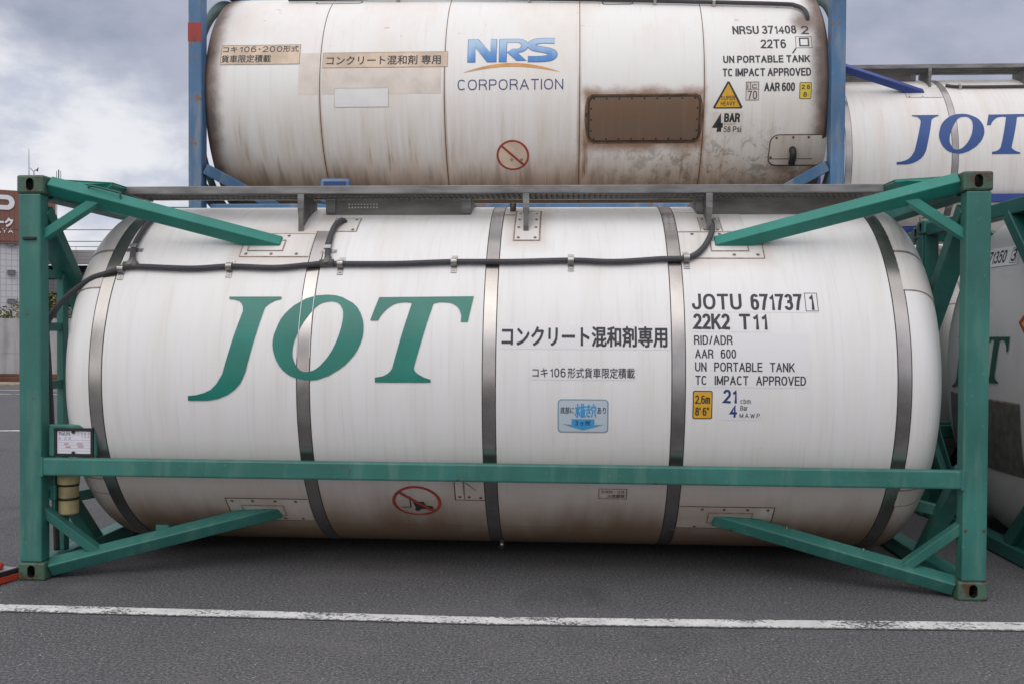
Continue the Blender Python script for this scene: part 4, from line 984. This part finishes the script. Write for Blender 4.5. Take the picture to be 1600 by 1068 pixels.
dc = Decal().rrect('ink', 2.578, -0.150, 2.686, 0.001, 0.012, 1).rrect('yellow2', 2.584, -0.144, 2.680, -0.005, 0.008, 2).text('ink', '2.6', 2.596, -0.062, 2.672, -0.022, 0.02, 3).text('ink', '8:', 2.614, -0.130, 2.660, -0.086, 0.02, 3).build('height_sticker', nt, SNx)
dc = Decal().rect('tape_faint', 1.81, -0.45, 2.08, -0.255, 1).text('ink', '4', 1.812, -0.436, 1.902, -0.268, 0.05).text('ink', 'BAR', 1.910, -0.350, 2.053, -0.270, 0.03).text('ink', 'M.A.W.P.', 1.912, -0.376, 2.020, -0.358, 0.0).text('ink', '58 Psi', 1.910, -0.440, 2.070, -0.386, 0.01)
dc.build('pressure_lettering', nt, SNx)
# bare rusty plate with bolts
dc = Decal().poly('rust_line', [(0.70, -0.09), (0.655, -0.12), (0.635, -0.20), (0.632, -0.32), (0.645, -0.44), (0.665, -0.52), (0.72, -0.54), (1.64, -0.54), (1.69, -0.52), (1.71, -0.42), (1.722, -0.30), (1.715, -0.19), (1.69, -0.11), (1.65, -0.09)], 1).rrect('dark_rust', 0.662, -0.524, 1.694, -0.104, 0.07, 3).rrect('brown_plate', 0.680, -0.506, 1.676, -0.122, 0.055, 4)
for k in range(9): dc.disc('hole', 0.72 + 0.115 * k, -0.495, 0.008, None, 5, 10); dc.disc('hole', 0.72 + 0.115 * k, -0.133, 0.008, None, 5, 10)
for k in range(3): dc.disc('hole', 0.693, -0.42 + 0.1 * k, 0.008, None, 5, 10); dc.disc('hole', 1.663, -0.42 + 0.1 * k, 0.008, None, 5, 10)
dc.build('bare_plate', nt, SNx, 0.03)
dc = Decal().rrect('rust_line', 2.340, -0.77, 2.86, -0.462, 0.08, 2).rrect('hatch', 2.350, -0.755, 2.86, -0.472, 0.072, 3).rect('rust_line', 2.35, -0.70, 2.75, -0.692, 4)
for u, v in ((2.40, -0.495), (2.55, -0.49), (2.69, -0.49), (2.365, -0.68), (2.82, -0.49)): dc.disc('rust_line', u, v, 0.012, None, 5, 10)
dc.build('hatch_plate', nt, SNx)
mb = MB().use('black'); mb.tube(curve_pts([SNx(2.555, -0.600, -0.02), SNx(2.555, -0.62, 0.05), SNx(2.555, -0.66, 0.06), SNx(2.555, -0.72, 0.05)], 4), 0.032, 12); mb.build('drain_pipe', nt)
mb = MB().use('hose'); mb.tube(curve_pts([SNx(-0.72, 1.150, 0.03), SNx(0.6, 1.035, 0.03), SNx(1.6, 0.945, 0.03), SNx(2.46, 0.870, 0.03), SNx(2.60, 0.835, 0.03), SNx(2.665, 0.77, 0.03), SNx(2.685, 0.70, 0.02), SNx(2.69, 0.66, -0.01)], 6), 0.020, 12)
pipe = mb.build('conduit', nt)
mb = MB().use('hose'); mb.tube(curve_pts([SNx(-2.3, 1.175, 0.03), SNx(-1.5, 1.170, 0.03), SNx(-0.72, 1.150, 0.03)], 6), 0.020, 12); mb.build('conduit', nt)
for u, v in ((0.10, 1.079), (1.30, 0.973), (1.85, 0.924), (-1.2, 1.163)):
    mb = MB().use('clip'); n_ = Vector((0, -cos(v / RN), sin(v / RN))); tg = Vector((0, sin(v / RN), cos(v / RN))); mb.obox(SNx(u, v, 0.03), Vector((1, 0, 0)), tg, n_, (0.015, 0.036, 0.029), 0.008); mb.build('clamp', pipe)
dc = Decal().rrect('rust_line', 0.80, 0.965, 1.10, 1.075, 0.04, 2).rrect('clad_cream', 0.81, 0.972, 1.09, 1.068, 0.036, 3).build('gland_plate', nt, SNx)
Decal().rrect('rust_line', -2.02, 1.10, -1.55, 1.20, 0.04, 2).rrect('clad_cream', -2.01, 1.108, -1.56, 1.192, 0.036, 3).build('gland_plate', nt, SNx)
mb = MB().use('blue'); mb.box((-1.85 - NX, 0.10, 0.20), (-1.56 - NX, 0.16, 0.435), 0.03); mb.use('ink_blue').box((-1.81 - NX, 0.092, 0.23), (-1.60 - NX, 0.102, 0.405), 0.004); mb.build('document_box', nrs)

# ================================================================== 3. plain containers: one built, the others copied
plain_root, ptk = base_container((6.75, 3.05, 0), 'green container in the second row at the right, only its near corner showing', 'green', 'casting', 'clad_cream')
mb = MB().use('dull_steel'); mb.tube(curve_pts([(-2.98, 0.10, 2.585), (-2.98, 0.10, 2.66), (-2.95, 0.10, 2.68), (-2.70, 0.10, 2.68), (-2.66, 0.10, 2.66), (-2.66, 0.10, 2.58)], 3), 0.011, 8); gh = mb.build('grab_handle', plain_root)
plain_copy(plain_root, (NX, NY, 0), 'green framed container under the rust streaked one, behind the front tank')
BX, BY = 6.64, 6.55
plain_copy(plain_root, (BX, BY, 0), 'green framed tank container carrying the royal blue one, in the third row at the right')
# ================================================================== 4. royal blue container, upper tier of the third row
blue, btk = base_container((BX, BY, HT), 'royal blue framed white tank container with large blue letters, upper tier at the right', 'royal', 'casting_blue', 'clad_cream', dict(brk=(-1.32, -0.06, 1.30), boxes=((-2.50, -1.42), (1.37, 2.50))))
dc = Decal(); logo(dc, 'logo_blue', layer=4); lb = dc.build('logo_lettering', btk, S); lb['label'] = 'large blue italic serif letters'
plate(btk, S, -1.685, 0.878, -1.225, 1.112, bolts=((-1.65, 0.90), (-1.48, 0.90)), sides='lbt')
mb = MB().use('hose'); mb.tube(curve_pts([S(u, v, 0.024) for u, v in ((-1.12, 1.15), (-0.9, 1.10), (0.0, 1.10), (1.1, 1.10))], 6), 0.02, 10); mb.build('conduit', btk)
for u in (-0.95, 0.1): 
    mb = MB().use('clip'); v = 1.10; mb.obox(S(u, v, 0.024), Vector((1, 0, 0)), Vector((0, sin(v / RT), cos(v / RT))), Vector((0, -cos(v / RT), sin(v / RT))), (0.02, 0.03, 0.026), 0.006); mb.build('clamp', btk)

# ================================================================== 5. the container at the right edge, seen end on
RX, RY = 6.619, 0.31
right = empty('tank_container', (RX, RY, 0), 'dark green framed tank container at the right edge, its lettered end facing left', 'tank container', G)
frame(right, 'green_dark', 'green_dark', (0.676, 0.79))
rt = tank_body(right, 'clad_grey')
for x0, x1 in ((-2.557, -2.479), (-1.214, -1.136), (-0.043, 0.035), (1.126, 1.204), (2.484, 2.562)): hoop(rt, x0, x1, 'steel', 0.0022)
walkway(right); end_sheets(right, 'green_dark')
for o in [c for c in right.children if c.name.startswith('end_brace')]:
    if o.data.vertices[0].co.x < 0 and max(v.co.z for v in o.data.vertices) > 1.5: bpy.data.objects.remove(o)
for s in (0, 1):
    Y = lambda y: y if s == 0 else DEP - y
    mb = MB().use('green_dark'); mb.beam((-2.95, Y(0.80), 2.46), (-2.95, Y(0.13), 1.72), 0.09, 0.13, (1, 0, 0), 0.008); mb.build('end_brace', right)
    mb = MB().use('green_dark'); mb.prism([(-2.93, Y(0.13), 0.11), (-2.93, Y(0.95), 0.11), (-2.93, Y(0.62), 0.42), (-2.93, Y(0.13), 1.0)], (1, 0, 0), 0.012); mb.build('end_gusset', right)
def DM(y0, z0=0.0):
    def fn(u, v, l):          # u runs to the right as one faces the end (towards -y)
        y, z = -u - RY, v
        r = min(math.hypot(y - YC, z - ZC) / RT, 0.995)
        return Vector((-(2.56 + 0.38 * (1 - r ** 2.6) ** (1 / 2.6)) - l - 0.004, y, z))
    return fn
DF = DM(0)
u0, v0, u1, v1 = -1.915, -0.125, -0.114, 0.561
dc = Decal(); logo(dc, 'logo_dgreen', lambda u: -2.24 + (u - u0) / (u1 - u0) * 1.05, lambda v: 1.16 + (v - v0) / (v1 - v0) * 0.43, 2); dc.build('logo_lettering', rt, DF, 0.04, 0.04)
Decal().rect('sticker', -1.72, 2.115, -1.235, 2.26, 1).text('ink', '71350', -1.68, 2.14, -1.40, 2.235, 0.012).frame('ink', -1.335, 2.128, -1.255, 2.245, 0.004, 2).text('ink', '3', -1.322, 2.14, -1.268, 2.235, 0.012).build('serial_lettering', rt, DF, 0.04, 0.04)
Decal().rect('dull_steel', -2.285, 0.585, -1.04, 1.110, 2).rect('grime', -2.285, 1.105, -1.04, 1.118, 3).build('bare_plate', rt, DF, 0.04, 0.04)
dc = Decal(); cu, cv = -0.94, 1.69; q = 0.15
dc.poly('red', [(cu - q, cv), (cu, cv + q), (cu + q, cv), (cu, cv - q)], 1).poly('yellow', [(cu - q * 0.75, cv - 0.01), (cu, cv + q * 0.55), (cu + q * 0.75, cv), (cu, cv - q * 0.55)], 2); dc.build('hazard_sticker', rt, DF, 0.04, 0.04)

# ================================================================== ground
def sheet(name, pts, m, z, edge=False):
    me = bpy.data.meshes.new(name); me.from_pydata([(x, y, z) for x, y in pts], [], [tuple(range(len(pts)))]); me.materials.append(M[m])
    o = link(bpy.data.objects.new(name, me)); o['kind'] = 'structure'; return o
sheet('ground', [(-300, -300), (300, -300), (300, 400), (-300, 400)], 'asphalt', 0.0)
def stripe(name, far, near, m, z=0.004):
    n = len(far); vs = [(x, y, z) for x, y in far] + [(x, y, z) for x, y in near]
    me = bpy.data.meshes.new(name); me.from_pydata(vs, [], [(n + k, n + k + 1, k + 1, k) for k in range(n - 1)]); me.materials.append(M[m])
    a = me.attributes.new('edge', 'FLOAT', 'POINT')
    for k in range(2 * n): a.data[k].value = 1.0 if k < n else 0.0
    o = link(bpy.data.objects.new(name, me)); o['kind'] = 'structure'; return o
stripe('road_line', [(-9, -0.50), (-4, -0.494), (-2.637, -0.502), (-1.3, -0.512), (-0.003, -0.527), (1.4, -0.470), (2.976, -0.402), (5, -0.33), (9, -0.2)],
       [(-9, -0.64), (-4, -0.636), (-2.554, -0.641), (-1.253, -0.649), (0.01, -0.667), (1.4, -0.622), (2.902, -0.561), (5, -0.49), (9, -0.36)], 'line')
stripe('road_line', [(-40, 2.2), (-8.0, 8.12), (-3.0, 9.05)], [(-40, 2.05), (-8.0, 7.97), (-3.0, 8.9)], 'line_far')
stripe('road_line', [(-60, 15.5), (-5, 15.3)], [(-60, 15.38), (-5, 15.18)], 'line_far')
stripe('road_line', [(-60, 16.7), (-5, 16.5)], [(-60, 16.58), (-5, 16.38)], 'line_far')
# railway track before the wall
bl = MB().use('ballast'); bl.box((-70, 18.2, 0.0), (20, 22.6, 0.035)); bl = bl.build('track_bed'); bl['kind'] = 'structure'
for y in (19.3, 21.0):
    mb = MB().use('rust'); mb.box((-70, y - 0.035, 0.035), (20, y + 0.035, 0.16), 0.01); mb.box((-70, y - 0.07, 0.036), (20, y + 0.07, 0.06))
    tag(mb.build('railway_rail'), 'rusty steel rail before the concrete wall, %s one' % ('nearer' if y < 20 else 'farther'), 'rail', 'rails along the wall')

# concrete wall
wl = empty('concrete_wall', (-25, 23.0, 0), 'stained grey concrete wall across the far side of the yard', 'wall')
x = -70.0; k = 0
while x < 30:
    mb = MB().use('concrete'); mb.box((x + 25 + 0.012, 0.0, 0.0), (x + 25 + 2.988, 0.18, 0.685)); mb.box((x + 25 + 0.012, 0.006, 0.70), (x + 25 + 2.988, 0.174, 1.815)); mb.build('wall_panel', wl); x += 3.0
mb = MB().use('concrete'); mb.box((-45.0, 0.02, 0.0), (54.9, 0.16, 1.80)); mb.build('wall_core', wl)

# plants behind the wall
def bush(x, y, z0, z1, r, n, label, seed, lean=0.0):
    rnd = random.Random(seed); root = empty('bush', (x, y, 0), label, 'plant', 'bushes along the wall')
    mb = MB().use('twig')
    for k in range(6):
        a = rnd.uniform(0, 2 * pi); rr = rnd.uniform(0.2, 0.8) * r
        mb.tube(curve_pts([(0, 0, 0.0), (rr * 0.2 * cos(a), rr * 0.2 * sin(a), z0 * 0.6), (rr * cos(a) + lean, rr * sin(a), z0 + (z1 - z0) * rnd.uniform(0.4, 0.95))], 3), 0.02, 5, True, True)
    mb.build('stem', root)
    mb = MB().use('leaf')
    cl = [(rnd.uniform(-r, r) * 0.75, rnd.uniform(-r, r) * 0.6, rnd.uniform(z0, z1), rnd.uniform(0.12, 0.30) * r + 0.05) for _ in range(max(7, n // 45))]
    for _ in range(n):
        c = rnd.choice(cl); p = Vector((c[0] + rnd.gauss(0, c[3]), c[1] + rnd.gauss(0, c[3]), c[2] + rnd.gauss(0, c[3]))); s = rnd.uniform(0.035, 0.07)
        ax = Vector((rnd.uniform(-1, 1), rnd.uniform(-1, 1), rnd.uniform(-0.6, 0.6))).normalized(); ay = ax.cross(Vector((rnd.uniform(-1, 1), rnd.uniform(-1, 1), 1))).normalized()
        vs = [mb.bm.verts.new(p + ax * (s * a) + ay * (s * 0.5 * b)) for a, b in ((-1, 0), (0, -1), (1, 0), (0, 1))]; mb.bm.faces.new(vs).material_index = mb.cur
    mb.build('foliage', root, False)
bush(-18.35, 24.4, 1.6, 2.0, 0.42, 420, 'pale dry bush over the wall at the far left', 3)
bush(-17.72, 24.6, 1.5, 2.40, 0.34, 620, 'yellow green bush over the wall just left of the front green post', 4)
bush(-16.74, 24.5, 1.5, 2.62, 0.36, 800, 'taller yellow green bush over the wall right of the front green post', 5)
bush(-15.95, 24.5, 1.6, 2.05, 0.40, 520, 'low yellow green bush over the wall beside the tank end', 6)
bush(-19.6, 24.6, 1.5, 2.3, 0.5, 500, 'loose green bush over the wall outside the left edge', 8)

# far buildings
tb_ = empty('sign_building', (-37.8, 62, 0), 'pale tiled building with a brown sign storey and white lettering', 'building')
tb_.rotation_euler = (0, 0, RAD(31)); tb_.scale = (0.87, 1, 1)
mb = MB().use('tile'); mb.box((-19.22, 0, 0), (-0.87, 16, 7.50)); mb.build('wall', tb_)
mb = MB().use('sign_brown'); mb.box((-19.22, -0.25, 7.50), (0, 16, 11.40)); mb.box((-19.22, -0.28, 7.70), (0.01, -0.24, 7.78)); mb.build('sign_storey', tb_)
for k in range(5):
    for z in (7.36, 5.24, 3.12, 1.0):
        xx = -3.69 - k * 3.4
        mb = MB().use('frame_dark'); mb.box((xx, -0.06, z), (xx + 0.60, 0.02, z + 0.34)); wf = mb.build('window', tb_)
        mb = MB().use('glass'); mb.prism([(xx + 0.02, -0.10, z + 0.30), (xx + 0.58, -0.10, z + 0.30), (xx + 0.58, -0.30, z - 0.02), (xx + 0.02, -0.30, z - 0.02)], (0, 1, 0), 0.03); mb.build('pane', wf)
FB = lambda u, v, l: Vector((u - 5.22, -0.30 - l * 20, v))
def pts_P():
    out = [(0.3, 9.0), (0.3, 11.03), (1.55, 11.03)]
    for k in range(13): a = pi / 2 - pi * k / 12; out.append((1.55 + 0.55 * cos(a), 10.49 + 0.54 * sin(a)))
    out += [(0.75, 9.95), (0.75, 9.0)]
    hole = [(0.75, 10.28), (0.75, 10.70), (1.50, 10.70)]
    for k in range(9): a = pi / 2 - pi * k / 8; hole.append((1.50 + 0.20 * cos(a), 10.49 + 0.21 * sin(a)))
    return [out, hole]
dc = Decal().poly('sign_white', pts_P(), 1).text('sign_white', 'ルパーク', -0.80, 8.70, 1.99, 9.38, 0.06, 1, 0, False).text('sign_white', 'IMAYA', 0.05, 8.26, 1.98, 8.58, 0.02, 1)
dc.build('sign_lettering', tb_, FB, None)
mb = MB().use('galv'); mb.tube([(0.08, -0.1, 7.6), (0.08, -0.1, 11.1)], 0.035, 6); mb.build('downpipe', tb_)
mb = MB().use('wire'); mb.tube([(0, 0, 0), (0, 0, 3.5)], 0.03, 6, True, True, [0.035, 0.015]); mb.box((-0.15, -0.15, 0.0), (0.15, 0.15, 0.12)); o = mb.build('antenna_mast'); o.location = (-40.22, 62.6, 11.39); tag(o, 'thin whip aerial on the roof of the brown signed building', 'aerial')
mb = MB().use('wire'); mb.tube([(0, 0, 0), (0, 0, 1.75)], 0.03, 6); mb.tube([(-0.30, 0, 2.05), (-0.05, 0, 1.78), (0.30, 0, 1.95)], 0.025, 6); mb.prism([(0.15, 0, 1.85), (0.36, 0, 2.10), (0.30, 0, 1.75)], (0, 1, 0), 0.03); o = mb.build('wind_vane'); o.location = (-39.83, 62.6, 11.39); tag(o, 'small wind vane on the roof beside the whip aerial', 'wind vane')
mb = MB().use('wire'); mb.tube([(0, 0, 0), (0, 0, 1.9)], 0.04, 6); mb.tube([(-0.16, 0, 0.8), (-0.16, 0, 1.8)], 0.022, 6); mb.tube([(0.16, 0, 0.8), (0.16, 0, 1.8)], 0.022, 6); mb.tube([(-0.16, 0, 1.2), (0.16, 0, 1.2)], 0.02, 6); o = mb.build('antenna_mast'); o.location = (-37.9, 62.6, 11.39); tag(o, 'three pronged aerial at the right end of the signed building roof', 'aerial')

dk = empty('parking_deck', (-30, 75, 0), 'grey multi storey parking deck with dark open levels behind the tank end', 'building')
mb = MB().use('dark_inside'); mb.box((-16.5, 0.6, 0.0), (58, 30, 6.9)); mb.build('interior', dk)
for z0, z1 in ((6.97, 8.23), (4.38, 5.59), (1.9, 3.13)):
    mb = MB().use('panel'); mb.box((-16.6, 0.0, z0), (58, 0.4, z1)); mb.build('parapet', dk)
for k in range(8):
    mb = MB().use('panel'); mb.box((-15.2 + k * 7.5, 0.3, 0.0), (-14.85 + k * 7.5, 0.58, 6.97)); mb.build('column', dk)
rnd = random.Random(11)
mb = MB().use('galv'); mb.box((-16.5, 0.1, 6.15), (58, 0.15, 6.20)); mb.box((-16.5, 0.1, 3.7), (58, 0.15, 3.75)); mb.tube([(-16.5, 0.2, 8.55), (58, 0.2, 8.55)], 0.03, 5)
for k in range(24): mb.tube([(-16.4 + k * 3.0, 0.2, 8.23), (-16.4 + k * 3.0, 0.2, 8.55)], 0.02, 5)
mb.build('railing', dk)
mb = MB().use('panel'); mb.box((-11.2, 6, 8.0), (-7.2, 9, 9.3)); mb.build('stair_head', dk)
# cables
for z, nm in ((7.10, 'upper'), (6.45, 'lower')):
    mb = MB().use('wire'); mb.tube([(-80 + k * 8, 45, z - 0.16 * sin(pi * k / 15) - 0.012 * k * 0.3) for k in range(16)], 0.022, 5)
    tag(mb.build('overhead_cable'), nm + ' of the two thin overhead cables crossing the sky at the left', 'cable', 'overhead cables')

# orange edged platform lying against the left foot
pf = empty('low_platform', (-3.06, -0.05, 0), 'low grey platform edged in black and orange, its corner against the front container foot', 'platform')
Z = 0.0
A0, A1 = Vector((0.024, 0.085, 0)), Vector((-0.90, -2.35, 0)); dr = (A1 - A0).normalized(); nr = Vector((dr.y, -dr.x, 0))
def along(t, off, z): return A0 + dr * t + nr * off + Vector((0, 0, z))
A0b = Vector((0.020, 0.075, 0))
dirx = Vector((-0.30, -0.954, 0)).normalized()
mb = MB().use('orange'); mb.beam(A0b + Vector((0, 0, 0.026)), A0b + dirx * 1.6 + Vector((0, 0, 0.026)), 0.022, 0.040, (0, 0, 1), 0.004); mb.build('edge_bar', pf)
mb = MB().use('black'); mb.beam(A0b + Vector((-0.004, 0.004, 0.062)), A0b + dirx * 1.6 + Vector((-0.004, 0.004, 0.062)), 0.024, 0.032, (0, 0, 1), 0.004); mb.build('rubber_strip', pf)
sd = Vector((-0.954, 0.30, 0))
mb = MB().use('deck_grey'); c0 = A0b + sd * 0.012; mb.prism([tuple(c0 + Vector((0, 0, 0.052))), tuple(c0 + dirx * 1.6 + Vector((0, 0, 0.052))), tuple(c0 + dirx * 1.6 + sd * 0.8 + Vector((0, 0, 0.052))), tuple(c0 + sd * 0.8 + Vector((0, 0, 0.052)))], (0, 0, 1), 0.05); mb.build('deck', pf)
mb = MB().use('orange'); mb.tube([(-0.30, 0.03, 0.10), (-0.10, 0.015, 0.10), (-0.055, 0.010, 0.10), (-0.045, 0.009, 0.10)], 0.034, 14, True, True, [0.034, 0.034, 0.028, 0.012]); mb.build('roller_bumper', pf)
